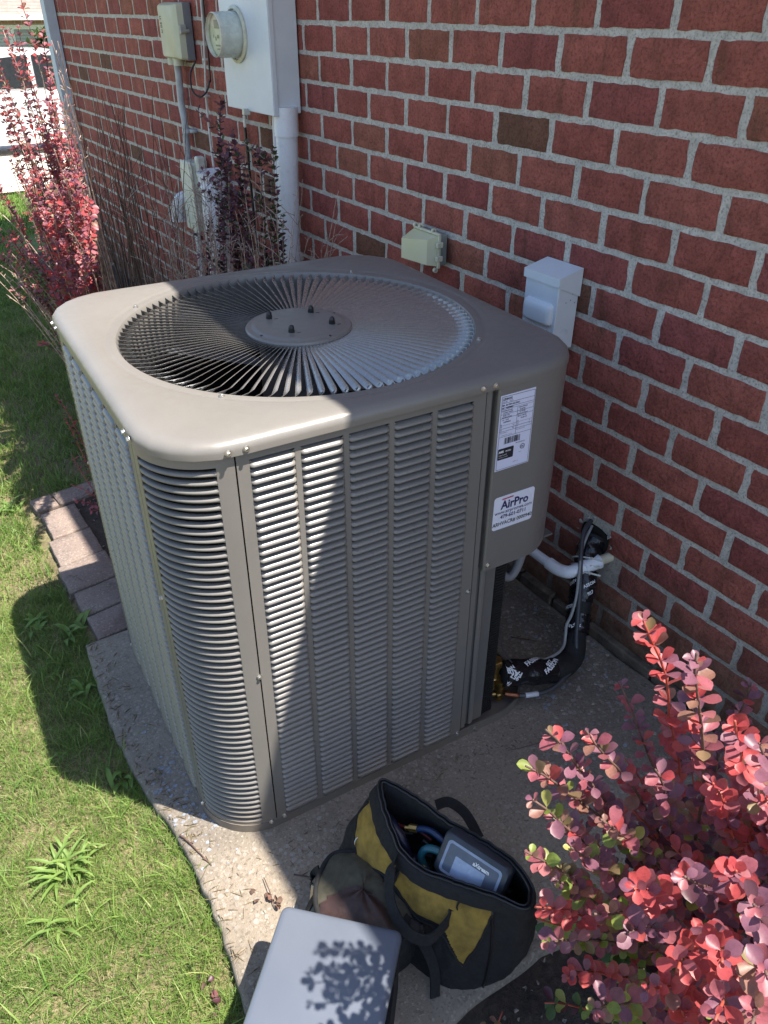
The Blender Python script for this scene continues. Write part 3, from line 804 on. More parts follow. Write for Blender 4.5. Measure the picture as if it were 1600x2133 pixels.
pw = MB(); put('AHRI', .0068, pw, .6615, .8085, yp - .0004, .05, sx=.8); put('CERTIFIED', .0042, pw, .6775, .8090, yp - .0004, .02, sx=.75); put('Unitary Small AC', .0036, pw, .662, .8020, yp - .0004, .0, sx=.8); put('AHRI Standard 210/240', .0030, pw, .662, .7970, yp - .0004, 0, sx=.8)
pw.build('print', WHITEINK, lo)
# installer sticker
st = MB(); PS = rr_poly(.663, .7685, .6215, .7030, .007)
st.loft([[(x, yf, z) for x, z in PS], [(x, yf - .0004, z) for x, z in PS]], True, False, True)
so = st.build('sticker', STICK, unit)
a = MB(); put('AirPro', .0285, a, .7175, .6712, yp, .028, 'CENTER', sx=.92); put('www.airpronwa.com', .0118, a, .7158, .6600, yp, .006, 'CENTER', sx=.98)
put('479-601-0711', .0128, a, .7165, .6475, yp, .02, 'CENTER', sx=.95); a.build('lettering', NAVY, so)
a = MB(); put('ARHVACR# 0000940', .0132, a, .7155, .6310, yp, .012, 'CENTER', sx=.88); a.build('lettering', INK, so)
a = MB(); a.add([(.683, yp, .6940), (.712, yp, .6945), (.712, yp, .6975), (.683, yp, .6970)], [(0, 1, 2, 3)]); a.build('red_bar', REDINK, so)
# service valves inside the compartment
def valve(x, y, z, s, hexn, nm_):
    v = MB(); v.lathe([(.011 * s, -.03 * s), (.011 * s, .02 * s)], 16, (x, y, z)); v.tube([(x, y, z - .012 * s), (x + .03 * s, y - .010 * s, z - .014 * s)], .009 * s, 14)
    v.tube([(x - .05, y + .02, z - .012 * s), (x, y, z - .012 * s)], .0075 * s, 14); v.lathe([(.013 * s, -.034 * s), (.013 * s, -.024 * s)], 6, (x, y, z), cap0=True, cap1=True)
    v.rbox(x - .014 * s, x + .012 * s, y - .012 * s, y + .012 * s, z - .02 * s, z - .004 * s, .003 * s)
    o = v.build('service_valve', BRASS, unit, 40)
    c = MB(); c.lathe([(.0125 * s, .016 * s), (.0125 * s, .024 * s)], 20, (x, y, z), cap0=True); c.lathe([(.0158 * s, .024 * s), (.0158 * s, .037 * s), (.0140 * s, .040 * s)], 6, (x, y, z), cap0=True, cap1=True)
    c.build('valve_cap', BRASS, o, 30)
valve(.770, .060, .100, 1.25, 6, 'a'); valve(.778, .040, .052, .85, 6, 'b')
br = MB(); br.rbox(.728, .764, .060, .075, .03, .12, .002); br.build('valve_bracket', PAINT_IN, unit)
wh = MB(); wh.tube(smooth_path([(.762, .10, .52), (.768, .10, .45), (.785, .09, .40), (.812, .085, .385), (.838, .09, .42), (.86, .10, .50)], 8), lambda t: .0115 + .0006 * math.sin(t * 260), 12)
wh.build('conduit_whip', GREYPL, unit, 180)
wi = MB(); wi.tube(smooth_path([(.752, .08, .51), (.750, .05, .42), (.742, .03, .33), (.745, .02, .26), (.762, .02, .21), (.80, .03, .15)], 8), .0018, 6); wi.build('control_wire', CABLE, unit, 180)

# ------------------------------------------------------------------ things on the wall
def local_at(x, y, z): return (x, y, z)
# disconnect box (front face looks to -x)
t = thing('disconnect_box', 'light grey metal disconnect box with pull-out bulge on brick wall behind the unit', 'electrical box', (WX, .366, .80))
b = MB(); b.rbox(-.080, -.008, -.060, .060, .0, .172, .002); b.build('enclosure', WHITE_MET, t)
b = MB(); b.loft([[(-.0845, y, z) for y, z in ((-.064, .205), (-.064, .238), (.064, .238), (.064, .205))]] and [[(-.0845, -.064, .168), (-.0845, .064, .168), (-.007, .064, .135), (-.007, -.064, .135)], [(-.0845, -.064, .190), (-.0845, .064, .190), (-.007, .064, .206), (-.007, -.064, .206)]], True, True, True); b.build('lid', WHITE_MET, t)
b = MB()
R_ = []
for k, (d, e) in enumerate(((0, 0), (.008, .001), (.014, .005), (.0155, .013))):
    R_.append([(-.080 - d, y, z) for y, z in rr_poly(-.050 + e, .050 - e, .066 + e * .6, .122 - e * 1.6, .010)])
b.loft(R_, True, False, True); b.f = [tuple(reversed(f)) for f in b.f]; b.build('pull_out', WHITE_MET, t, 180)
b = MB()
for r in (.0135, .0175): b.lathe([(r, -.0607), (r - .001, -.0618), (r - .002, -.0607)], 24, (-.046, 0, .040), 'y')
b.build('knockout', WHITE_MET, t, 180)
b = MB()
for x, z in ((-.05, .125), (-.035, .129), (-.020, .121), (-.03, .145)): b.lathe([(.002, -.0606), (.0005, -.0612)], 8, (x, 0, z), 'y')
b.build('rivet', GREYPL, t)
b = MB()
for k in range(46):
    y, z = rnd.uniform(-.045, .02), .052 + rnd.uniform(-.007, .007); b.rbox(-.0806, -.0800, y, y + rnd.uniform(.001, .004), z, z + rnd.uniform(.0008, .002), .0001)
b.build('worn_label', simple('worn_label_white', (.8, .8, .82), .6), t)['label'] = 'worn off white print on the box cover'
# low voltage box with translucent cover
TR = Mat('yellowed_clear_plastic'); TR.set(Base_Color=TR.ramp(TR.noise(9, 3), [(.3, (.78, .76, .46)), (.7, (.82, .81, .62))]), Roughness=.35, Transmission_Weight=.22, IOR=1.3, Specular_IOR_Level=.5); TR.bump(TR.noise(60, 3), .2, .001)
t = thing('outlet_cover', 'yellowed translucent plastic outlet cover on the brick wall above the unit', 'outlet cover', (WX, .925, .93))
b = MB(); b.rbox(-.034, -.008, -.075, .060, -.044, .048, .004); b.build('back_box', simple('smoky_box', (.22, .24, .22), .4), t)
b = MB(); Y0_, Y1_ = -.070, .058
b.loft([[(-.032, -.070, -.045), (-.032, .056, -.045), (-.032, .056, .045), (-.032, -.070, .045)], [(-.042, -.068, -.044), (-.042, .055, -.044), (-.042, .055, .044), (-.042, -.068, .044)], [(-.072, -.058, -.038), (-.104, .030, -.030), (-.104, .030, .028), (-.072, -.058, .036)], ], True, False, True)
b.f = [tuple(reversed(f)) for f in b.f]; b.build('cover', TR.m, t)
b = MB(); b.rbox(-.044, -.034, -.078, -.069, -.050, .053, .002); b.rbox(-.044, -.034, -.069, .055, .0455, .053, .002)
for z in (-.028, .012): b.rbox(-.052, -.030, -.084, -.072, z, z + .016, .002)
for y in (.048, .022, -.045): b.lathe([(.0035, -.004), (.0075, -.004), (.0075, .004), (.0035, .004)], 12, (-.040, y, .055), 'y')
b.lathe([(.003, -.004), (.0075, -.004), (.0075, .004), (.003, .004)], 12, (-.046, -.068, -.055), 'y'); b.build('hinge', simple('cream_plastic', (.62, .60, .45), .45), t)
# electric meter box
t = thing('meter_box', 'tall white electric meter enclosure high on the brick wall with round meter', 'meter box', (WX, 1.90, 1.222))
MY0, MY1 = -.160, .232
b = MB(); b.rbox(-.112, -.008, MY0, MY1, 0, .75, .003); b.build('enclosure', WHITE_MET, t)
b = MB(); b.rbox(-.120, -.1125, MY0 - .004, MY1 + .002, -.004, .75, .002); b.rbox(-.116, -.100, MY0 - .005, MY0 - .001, -.004, .75, .001); b.build('front_cover', WHITE_MET, t)
b = MB(); b.rbox(-.14, -.112, .046, .062, -.018, .004, .002); b.rbox(-.142, -.132, .048, .058, -.060, -.018, .003); b.build('seal_tag', simple('clear_seal', (.6, .58, .5), .3), t)
MG = (0, .095, .238)
b = MB(); b.lathe([(.090, -.1205), (.090, -.126), (.080, -.131), (.078, -.125)], 40, MG, 'x'); b.build('meter_ring', simple('aged_cream_enamel', (.55, .54, .42), .35), t, 40)
GL = Mat('meter_glass'); tb = GL.N.new('ShaderNodeBsdfTransparent'); gb = GL.N.new('ShaderNodeBsdfGlossy'); gb.inputs['Roughness'].default_value = .05; gm = GL.N.new('ShaderNodeMixShader'); gm.inputs[0].default_value = .10; GL.L.new(tb.outputs[0], gm.inputs[1]); GL.L.new(gb.outputs[0], gm.inputs[2]); GL.L.new(gm.outputs[0], GL.N['Material Output'].inputs['Surface'])
MT = simple('meter_cream', (.58, .62, .56), .3)
b = MB(); b.lathe([(.0725, -.126), (.0715, -.175), (.0690, -.198)], 40, MG, 'x'); m_ = b.build('meter', MT, t, 40)
b = MB(); b.lathe([(.0690, -.198), (.0695, -.209), (.0672, -.211), (.0668, -.198)], 40, MG, 'x'); b.build('rim', simple('cream_rim', (.66, .64, .55), .3), m_, 40)
b = MB(); b.lathe([(.066, -.193), (.0005, -.1931)], 40, MG, 'x'); b.build('face', simple('meter_face', (.56, .54, .42), .5), m_)
b = MB(); yy = MG[1]; zz = MG[2]
for y0, y1, z0, z1 in ((-.03, .024, .022, .052), (-.038, -.034, -.01, .006), (-.01, .004, -.012, .0), (.012, .02, -.02, -.006), (-.02, .022, -.040, -.034), (-.012, .012, -.052, -.047), (.032, .036, -.012, .0)): b.rbox(-.1948, -.1938, yy + y0, yy + y1, zz + z0 * .88, zz + z1 * .88, .0003)
b.build('dial_print', simple('lcd_grey', (.17, .16, .13), .4), m_)
b = MB(); b.lathe([(.066, -.207), (.0005, -.2075)], 40, MG, 'x'); b.build('glass', GL.m, m_, 180)
t = MB(); t.tube([(1.155, 1.760, 1.24), (1.155, 1.765, 1.10), (1.153, 1.785, .8), (1.15, 1.785, -.05)], .040, 20); t.tube([(1.155, 1.760, 1.245), (1.155, 1.762, 1.15)], .0445, 20)
tag(t.build('service_conduit', PVC, None, 60), 'thick white pvc conduit running down from the meter enclosure', 'conduit')
t = MB(); t.tube([(1.175, 1.885, 1.22), (1.175, 1.90, .9), (1.178, 1.90, -.05)], .013, 10); tag(t.build('service_conduit', PVC, None, 60), 'thin pale pipe just left of the thick meter conduit', 'conduit')
# telephone box
t = thing('phone_box', 'beige and grey telephone interface box on the brick wall left of the meter', 'utility box', (WX, 2.795, 1.345))
b = MB(); b.rbox(-.045, -.008, -.105, .115, .0, .215, .004); b.build('base', GREYPL, t)
b = MB(); R_ = [[(-.045, y, z) for y, z in rr_poly(-.105, .115, .002, .214, .012)], [(-.070, y, z) for y, z in rr_poly(-.098, .110, .005, .210, .014)], [(-.080, y, z) for y, z in rr_poly(-.070, .104, .012, .203, .012)]]
b.loft(R_, True, False, True); b.f = [tuple(reversed(f)) for f in b.f]; b.build('cover', BEIGE, t, 40)
b = MB(); b.rbox(-.070, -.040, -.116, -.100, .10, .135, .004); b.tube([(-.03, -.112, .112), (-.07, -.116, .108)], .007, 8); b.build('latch', simple('latch_grey', (.36, .36, .32), .5), t)
b = MB()
for y in (.075, .0): b.lathe([(.022, -.022), (.022, .006)], 16, (-.05, y, 0), cap0=True)
b.build('cable_gland', BEIGE, t, 60)
vs, fs = text_mesh('LL SG IT', .030, .02)
b = MB(); b.add([(-.0812, .088 - v.y * .9, .165 - v.x * .62) for v in vs], [tuple(reversed(f)) for f in fs]); b.build('print', INK, t)
t = MB(); t.tube(smooth_path([(1.165, 2.83, 1.36), (1.175, 2.84, 1.30), (1.178, 2.86, 1.17), (1.180, 2.85, 1.09), (1.180, 2.86, 1.02), (1.182, 2.87, .93)], 6), .016, 12); t.lathe([(.020, 0), (.020, .02)], 12, (1.18, 2.84, 1.045)); t.rbox(1.185, 1.215, 2.79, 2.83, 1.048, 1.062, .002)
tag(t.build('phone_conduit', simple('grey_pvc', (.42, .44, .46), .4), None, 60), 'bent grey conduit below the telephone box', 'conduit')
t = thing('splice_box', 'cream weatherproof splice box low on the wall below the telephone box', 'utility box', (WX, 2.78, .62))
b = MB(); b.rbox(-.075, -.008, -.055, .085, 0, .31, .010); b.build('base', simple('cream_box', (.60, .60, .50), .45), t)
b = MB(); b.rbox(-.084, -.076, -.058, .088, -.003, .313, .004); b.rbox(-.06, -.02, -.09, -.05, .19, .34, .006); b.build('cover', simple('cream_cover', (.66, .67, .58), .4), t)
t = MB(); t.tube([(1.16, 2.80, .66), (1.165, 2.84, .3), (1.17, 2.86, -.05)], .017, 10); tag(t.build('ground_conduit', PVC, None, 60), 'white pipe dropping from the cream splice box to the ground', 'conduit')
t = MB(); t.tube(smooth_path([(1.14, 2.50, .86), (1.14, 2.48, .84), (1.13, 2.47, .70), (1.13, 2.48, .3), (1.13, 2.50, -.05)], 5), .058, 18); t.tube(smooth_path([(1.14, 2.50, .93), (1.15, 2.50, .83)], 3), .062, 18)
tag(t.build('vent_pipe', PVC, None, 60), 'fat white pvc pipe standing against the wall behind the dark bush', 'pipe')
t = MB(); t.tube(smooth_path([(1.12, 2.93, .66), (1.12, 2.92, .71), (1.14, 2.90, .745), (1.20, 2.90, .75)], 6), .036, 14); t.lathe([(.041, -.02), (.041, .01)], 16, (1.12, 2.93, .66)); tag(t.build('pipe_elbow', PVC, None, 60), 'white pvc elbow turned down beside the cream splice box', 'pipe')
t = MB(); t.tube(smooth_path([(1.20, 2.50, 2.4), (1.198, 2.54, 1.57), (1.197, 2.565, 1.36), (1.198, 2.60, 1.20), (1.196, 2.60, 1.03), (1.19, 2.58, .93)], 8), .0055, 6)
for y, z in ((2.565, 1.355), (2.60, 1.215)): t.rbox(1.188, 1.214, y - .012, y + .012, z - .004, z + .004, .001)
tag(t.build('phone_cable', simple('white_cable', (.6, .58, .54), .5), None, 180), 'thin white cable clipped straight down the brick wall', 'cable')
t = MB(); t.tube(smooth_path([(1.18, 2.63, 1.345), (1.15, 2.63, 1.30), (1.14, 2.60, 1.235), (1.16, 2.55, 1.22), (1.19, 2.53, 1.27), (1.20, 2.53, 1.40), (1.2, 2.50, 2.4)], 8), .004, 6); tag(t.build('loop_cable', BLACK, None, 180), 'black cable looping below the telephone box', 'cable')
t = MB(); t.tube(smooth_path([(1.205, 2.26, 2.4), (1.20, 2.26, 1.6), (1.20, 2.24, 1.3), (1.20, 2.22, 1.1), (1.20, 2.2, .5)], 8), .006, 6); tag(t.build('ground_cable', BLACK, None, 180), 'black cable running down just left of the white meter enclosure', 'cable')
# downspout at the far corner
t = thing('downspout', 'pale blue grey ribbed metal downspout at the far corner of the wall', 'downspout', (WX, 5.0, 0))
ds = MB(); prof = []
for x, y in ((0, 0), (.012, .004), (.024, 0), (.036, .004), (.048, 0), (.060, .004), (.072, 0)): prof.append((-.008 - .06 + 0, 0))
sec = [(-.008, -.045), (-.070, -.045)] + [(-.070 - (.004 if k % 2 else 0), -.045 + .09 * k / 8) for k in range(1, 8)] + [(-.070, .045), (-.008, .045)]
ds.loft([[(x, y, z) for x, y in sec] for z in (.12, 2.6)], True, True, True); ds.f = [tuple(reversed(f)) for f in ds.f]
ds.build('pipe', simple('pale_blue_metal', (.50, .56, .64), .35, 0, .04), t)
ds = MB(); ds.loft([[(x, y, .12) for x, y in sec], [(x - .02, y, .07) for x, y in sec], [(x - .16, y, .03) for x, y in sec]], True, True, True); ds.f = [tuple(reversed(f)) for f in ds.f]; ds.build('outlet_elbow', simple('pale_blue_metal_b', (.48, .54, .62), .35), t)
ds = MB(); ds.rbox(-.075, -.002, -.050, -.046, .45, .48, .001); ds.rbox(-.078, -.0745, -.05, .05, .45, .48, .001); ds.build('strap', ZINC, t)

# ------------------------------------------------------------------ refrigerant line set and drain
def wrap_text(mb, path, r, s0, ang, body, size, bold=.03, rot=0.0):
    P, T, N, B = frames(path); L = [0]
    for a, b in zip(P, P[1:]): L.append(L[-1] + (b - a).length)
    vs, fs = text_mesh(body, size, bold); c, sn = math.cos(rot), math.sin(rot); out = []
    for v in vs:
        u, w = v.x * c - v.y * sn, v.x * sn + v.y * c
        s = min(max(s0 + u, 0), L[-1] - 1e-6); k = max(i for i in range(len(L) - 1) if L[i] <= s); t = (s - L[k]) / (L[k + 1] - L[k])
        a = ang - w / r; p = P[k].lerp(P[k + 1], t)
        out.append(p + N[k].lerp(N[k + 1], t).normalized() * (r * math.cos(a)) + B[k].lerp(B[k + 1], t).normalized() * (r * math.sin(a)))
    mb.add(out, fs)
BIG = smooth_path([(.787, .006, .100), (.850, -.012, .088), (.935, -.030, .062), (1.015, -.022, .052), (1.068, .016, .085), (1.108, .052, .145), (1.148, .085, .215), (1.180, .112, .262), (1.215, .128, .295)], 10)
lines = thing('refrigerant_line', 'black foam insulated refrigerant pipe with printed foil tape curving into the brick wall', 'pipe', tuple(BIG[0]))
lines.location = (0, 0, 0)
def seg(a, b): n = len(BIG) - 1; return BIG[int(a * n):int(b * n) + 1]
def rr(t): return .0315 + .0018 * math.sin(t * 21) + .001 * math.sin(t * 47)
b = MB(); b.tube(BIG, rr, 22); b.build('insulation', RUBBER, lines, 180)
for k, (a, e, ex) in enumerate(((.0, .25, .0026), (.52, .60, .0020), (.66, .78, .003), (.80, .97, .0035))):
    b = MB(); b.tube(seg(a, e), lambda t, ex=ex: .0330 + ex * .6 + .0016 * math.sin(t * 17 + ex * 999), 22, False); b.build('foil_tape', TAPE, lines, 180)
P_, T_, N_, B_ = frames(BIG)
def face_ang(k):
    v = (CAM_POS - P_[k]).normalized(); return math.atan2(v.dot(B_[k]), v.dot(N_[k]))
tp = MB(); Ltot = [0]
for a, b_ in zip(BIG, BIG[1:]): Ltot.append(Ltot[-1] + (b_ - a).length)
def wt(frac, da, body, size, rot, bold=.035):
    k = int(frac * (len(BIG) - 1)); wrap_text(tp, BIG, .0378, Ltot[k], face_ang(k) + da, body, size, bold, rot)
for fr, da, bd, sz, ro in ((.04, .75, 'FASSON', .017, 2.6), (.075, .35, '957', .017, 2.6), (.12, -.35, 'FASSON', .018, .5), (.15, -.75, '957', .018, .5), (.06, -.55, 'NOS 957', .014, .5 + PI), (.54, -.2, 'ASSO', .013, 1.3), (.55, .3, '957', .014, 1.3), (.09, .1, 'FASSON', .019, 2.7), (.19, .2, 'FASSON', .018, .6), (.21, -.25, '957', .018, .6), (.68, .5, '957', .013, -1.0), (.70, .1, 'ASSON', .012, -1.0), (.74, -.5, 'FASSO', .012, 2.2), (.64, -.2, 'FASSON', .012, 1.9)):
    wt(fr, da, bd, sz, ro)
tp.build('tape_print', WHITEINK, lines)['kind'] = 'stuff'
small = smooth_path([(.784, -.018, .050), (.830, -.048, .044), (.900, -.066, .040), (.960, -.060, .050), (1.015, -.042, .062), (1.045, -.006, .105), (1.078, .030, .165), (1.105, .062, .225), (1.135, .100, .285), (1.175, .135, .325), (1.215, .150, .34)], 8)
t = MB(); t.tube(small, .0065, 10); o = t.build('liquid_line', CABLE, None, 180); tag(o, 'thin dark liquid line looping beside the taped insulated pipe', 'pipe')
t = MB(); t.tube(small[:7], .0072, 10); inst('copper_end', t.mesh('copper_end', COPPER, 180), o)
t = MB(); t.tube(small[8:13], .0071, 10); inst('wire_label', t.mesh('wire_label', simple('sleeve_white', (.6, .6, .62), .4), 180), o)
t = MB(); t.tube(smooth_path([(.905, -.012, .094), (.965, -.012, .090), (1.005, .0, .088), (1.028, .018, .105), (1.040, .03, .128), (1.060, .036, .150), (1.085, .05, .195), (1.11, .075, .25), (1.15, .11, .30), (1.21, .14, .33)], 7), .0042, 8)
tag(t.build('control_cable', simple('grey_cable', (.30, .30, .29), .4), None, 180), 'grey control cable running along the insulated pipe to the wall', 'cable')
for i, (k, c) in enumerate(((.80, 'upper'), (.845, 'middle'), (.765, 'lower'))):
    n = int(k * (len(BIG) - 1)); ring = []
    for j in range(17): a = 2 * PI * j / 16; ring.append(P_[n] + N_[n] * .041 * math.cos(a) + B_[n] * .041 * math.sin(a))
    b = MB(); b.tube(ring, .0022, 5, False, .5); q_ = face_ang(n); h0 = P_[n] + (N_[n] * math.cos(q_ + .3) + B_[n] * math.sin(q_ + .3)) * .039
    b.tube([h0, h0 + Vector((.02, -.022, -.004))], .0025, 5, True, .6); b.rbox(h0.x - .004, h0.x + .004, h0.y - .004, h0.y + .004, h0.z - .003, h0.z + .003, .001)
    tag(b.build('cable_tie', simple('natural_nylon', (.55, .55, .52), .4), None, 60), {'upper': 'white cable tie round the pipe bundle, the one just under the drain pipe', 'middle': 'white cable tie on the pipe bundle nearest the wall hole', 'lower': 'lowest white cable tie round the black pipe bundle'}[c], 'cable tie', 'cable ties on the pipe bundle')
t = thing('drain_pipe', 'white pvc drain pipe with elbow coming out of the brick wall', 'pipe', (0, 0, 0))
b = MB(); b.tube([(1.085, .50, .235), (1.085, .16, .235)], .0140, 18); b.build('long_run', PVC, t, 60)
b = MB(); b.tube(smooth_path([(1.085, .165, .235), (1.086, .132, .235), (1.096, .104, .238), (1.112, .095, .242), (1.140, .086, .248)], 6), .0178, 18); b.build('elbow', PVC, t, 60)
b = MB(); b.tube([(1.139, .0865, .248), (1.186, .074, .258)], .0205, 18); b.build('coupling', PVC, t, 60)
b = MB(); b.tube([(1.183, .075, .2575), (1.222, .064, .266)], .0140, 14); b.build('stub', simple('cream_pvc', (.55, .50, .36), .4), t, 60)

# ------------------------------------------------------------------ tool bag
CANVAS = simple('black_canvas', (0.007, 0.007, 0.009), 0.85, 0, .15, 60, .5, 900, .0012)
YEL = simple('mustard_canvas', (0.26, 0.165, 0.030), 0.85, 0, .22, 35, .5, 900, .0012)
OLIVE = simple('olive_canvas', (0.060, 0.055, 0.038), 0.9, 0, .2, 40, .5, 900, .0012)
LEATHER = simple('brown_leather', (0.040, 0.020, 0.018), 0.55, 0, .2, 50, .4, 400, .001)
RIM = [(.277, -.209, .262), (.312, -.270, .258), (.340, -.340, .245), (.366, -.412, .250), (.384, -.474, .252), (.381, -.530, .246), (.350, -.552, .245), (.322, -.503, .238), (.291, -.445, .222), (.254, -.384, .215), (.240, -.335, .222), (.248, -.272, .245)]
BASE = [(.20, -.150, 0), (.272, -.170, 0), (.338, -.245, 0), (.378, -.335, 0), (.414, -.425, 0), (.428, -.497, 0), (.372, -.538, 0), (.300, -.532, 0), (.236, -.492, 0), (.202, -.405, 0), (.178, -.310, 0), (.158, -.205, 0)]
MID = [tuple(Vector(a).lerp(Vector(b), .5) + Vector((((a[0] + b[0]) / 2 - .29) * .10, ((a[1] + b[1]) / 2 + .35) * .05, 0))) for a, b in zip(RIM, BASE)]
NK = 28
NU = 12 * NK
def ringpts(C_): return smooth_path(C_, NK, True)
RR, RM_, RB = ringpts(RIM), ringpts(MID), ringpts(BASE)
def bagpt(ui, v, off=0):
    ui %= NU; a, m, b = RB[ui], RM_[ui], RR[ui]
    p = a * ((1 - v) * (1 - 2 * v)) + m * (4 * v * (1 - v)) + b * (v * (2 * v - 1))
    c = Vector((.29, -.35, .12)); nrm = Vector((p.x - c.x, p.y - c.y, 0))
    t = (RM_[(ui + 1) % NU] - RM_[ui - 1]).normalized(); n = t.cross(Vector((0, 0, 1)))
    if n.dot(nrm) < 0: n = -n
    wr = noise.noise(Vector((p.x * 24, p.y * 24, v * 2.2))) * .010 * math.sin(PI * min(1, v * 1.1)) + noise.noise(Vector((p.x * 60, p.y * 60, v * 9))) * .0025
    q = p + n * (wr + off)
    if v < .05: q.z = max(q.z, .001)
    return q
NVV = 84
def is_yellow(u, v):
    u = u / NK
    if 7.05 < u < 9.75 and .60 < v < .86:
        if u < 7.7: lo = .86 - (u - 7.05) * .9 + 0
        elif u < 8.3: lo = .28 + (u - 7.7) * .45
        elif u < 8.8: lo = .55
        else: lo = .55 + (u - 8.8) * .15
        return v > lo
    if 7.05 < u < 8.3 and .25 < v <= .60: return v > (.86 - (u - 7.05) * .9 if u < 7.7 else .28 + (u - 7.7) * .55)
    if 9.9 < u < 11.7 and .5 < v < .87: return v > .55 + abs(u - 10.9) * .18
    if 1.6 < u < 3.4 and .5 < v < .86: return True
    return False
bag = thing('tool_bag', 'black and mustard yellow canvas tool bag standing open on the pad', 'tool bag', (0, 0, 0))
bb, by = MB(), {}
V_ = [bagpt(u, k / NVV) for k in range(NVV + 1) for u in range(NU)]
Vo = [bagpt(u, k / NVV, .0012) for k in range(NVV + 1) for u in range(NU)]
fB, fY = [], []
for k in range(NVV):
    for u in range(NU):
        f = (k * NU + u, k * NU + (u + 1) % NU, (k + 1) * NU + (u + 1) % NU, (k + 1) * NU + u)
        uu = u + .5; vv = (k + .5) / NVV
        (fY if is_yellow(uu, vv) else fB).append(f)
bb.add(V_, fB + [tuple(reversed(range(NU)))]); bb.build('body', CANVAS, bag, 180)
grp = {'front': [f for f in fY if 7 <= (f[0] % NU) / NK < 9.8], 'left': [f for f in fY if 9.8 <= (f[0] % NU) / NK], 'back': [f for f in fY if (f[0] % NU) / NK < 4]}
for k, fl in grp.items():
    m = MB(); used = sorted({i for f in fl for i in f}); ix = {v: i for i, v in enumerate(used)}
    m.add([Vo[i] for i in used], [tuple(ix[i] for i in f) for f in fl]); o = m.build('yellow_panel', YEL, bag, 180)
m = MB()
m.loft([[bagpt(u, .865, .0035) for u in range(NU)], [bagpt(u, .93, .0050) for u in range(NU)], [bagpt(u, 1.0, .0030) for u in range(NU)], [bagpt(u, 1.0, -.0045) for u in range(NU)], [bagpt(u, .90, -.007) for u in range(NU)], [bagpt(u, .6, -.012) for u in range(NU)], [bagpt(u, .22, -.018) for u in range(NU)]], True, False, True)
m.build('rim', CANVAS, bag, 180)
for off in (.003, -.0045):
    m = MB(); m.tube([bagpt(u, 1.0, off) + Vector((0, 0, .002)) for u in range(NU + 1)], .0022, 5, False); m.build('zipper', BLACK, bag, 180)
m = MB(); P__ = [bagpt(int(7.1 * NK), v / 12 * .86, .002) for v in range(13)]; m.tube(P__, .0020, 5); P__ = [bagpt(int(10.0 * NK), v / 12 * .86, .002) for v in range(13)]; m.tube(P__, .0020, 5)
m.build('piping', BLACK, bag, 180)['kind'] = 'stuff'
for nm_, L_ in (('front', [(7.05, .86), (7.4, .545), (7.7, .280), (8.0, .41), (8.3, .545), (8.8, .55), (9.3, .62), (9.75, .69), (9.78, .86)]), ('left', [(9.9, .86), (9.9, .73), (10.4, .64), (10.9, .55), (11.3, .62), (11.7, .694), (11.7, .86)])):
    pp = []
    for (ua, va), (ub, vb) in zip(L_, L_[1:]):
        for k in range(7): pp.append(bagpt(int((ua + (ub - ua) * k / 7) * NK), va + (vb - va) * k / 7, .0020))
    m = MB(); m.tube(pp, .0024, 5); m.build('piping', CANVAS, bag, 180)
def strap(pts, w, th=.0016, k=8, name='handle', mat=CANVAS, par=bag, side=None):
    P = smooth_path(pts, k); _, T, N, B = frames(P); R_ = []
    for i, p in enumerate(P):
        s_ = side if side is not None else None
        b = (Vector(s_) - T[i] * Vector(s_).dot(T[i])).normalized() if s_ is not None else B[i]
        n = b.cross(T[i]).normalized()
        R_.append([p + b * w / 2 + n * th, p - b * w / 2 + n * th, p - b * w / 2 - n * th, p + b * w / 2 - n * th])
    m = MB(); m.loft(R_, True, True, True); return m.build(name, mat, par, 40)
strap([(.240, -.327, .215), (.216, -.339, .205), (.197, -.358, .178), (.184, -.393, .158), (.190, -.430, .140), (.216, -.455, .128), (.252, -.456, .140), (.280, -.450, .170), (.290, -.452, .195)], .022, side=(.55, .15, .8))
strap([(.357, -.285, .215), (.385, -.292, .212), (.404, -.322, .195), (.402, -.370, .175)], .020, side=(.7, .5, .5))
# contents
def tool(name, label, cat, mb, mat, sm=180): tag(mb.build(name, mat, None, sm), label, cat); 
m = MB(); m.tube(smooth_path([(.283, -.375, .150), (.275, -.350, .190), (.287, -.352, .215), (.305, -.375, .215), (.318, -.400, .200)], 8), .0075, 12); tool('hose', 'teal hose curled inside the open tool bag beside the tester', 'hose', m, simple('teal_rubber', (.015, .09, .12), .4))
m = MB(); m.tube(smooth_path([(.296, -.300, .205), (.312, -.322, .215), (.322, -.350, .212), (.330, -.380, .20)], 8), .0065, 12); tool('hose', 'dark blue hose with brass end at the back of the open tool bag', 'hose', m, simple('blue_rubber', (.01, .03, .09), .4))
m = MB(); m.tube([(.288, -.292, .205), (.298, -.304, .208)], .0085, 8); m.tube([(.282, -.286, .203), (.289, -.294, .205)], .005, 8); tool('hose_fitting', 'brass square hose fitting inside the tool bag', 'fitting', m, BRASS, 40)
m = MB(); m.tube(smooth_path([(.280, -.255, .18), (.290, -.280, .19), (.305, -.305, .195), (.315, -.33, .19)], 6), .0035, 8); tool('test_lead', 'dark red test lead deep in the tool bag', 'cable', m, simple('red_rubber', (.10, .01, .012), .5))
m = MB(); m.tube([(.268, -.242, .205), (.262, -.275, .215), (.262, -.300, .205), (.266, -.330, .175)], lambda t: .0095 + .0016 * math.sin(t * 30), 12); m.tube([(.266, -.330, .175), (.268, -.340, .165)], .012, 12)
tool('flashlight', 'dark navy ribbed tool handle lying in the left half of the tool bag', 'hand tool', m, simple('navy_plastic', (.010, .012, .035), .35))
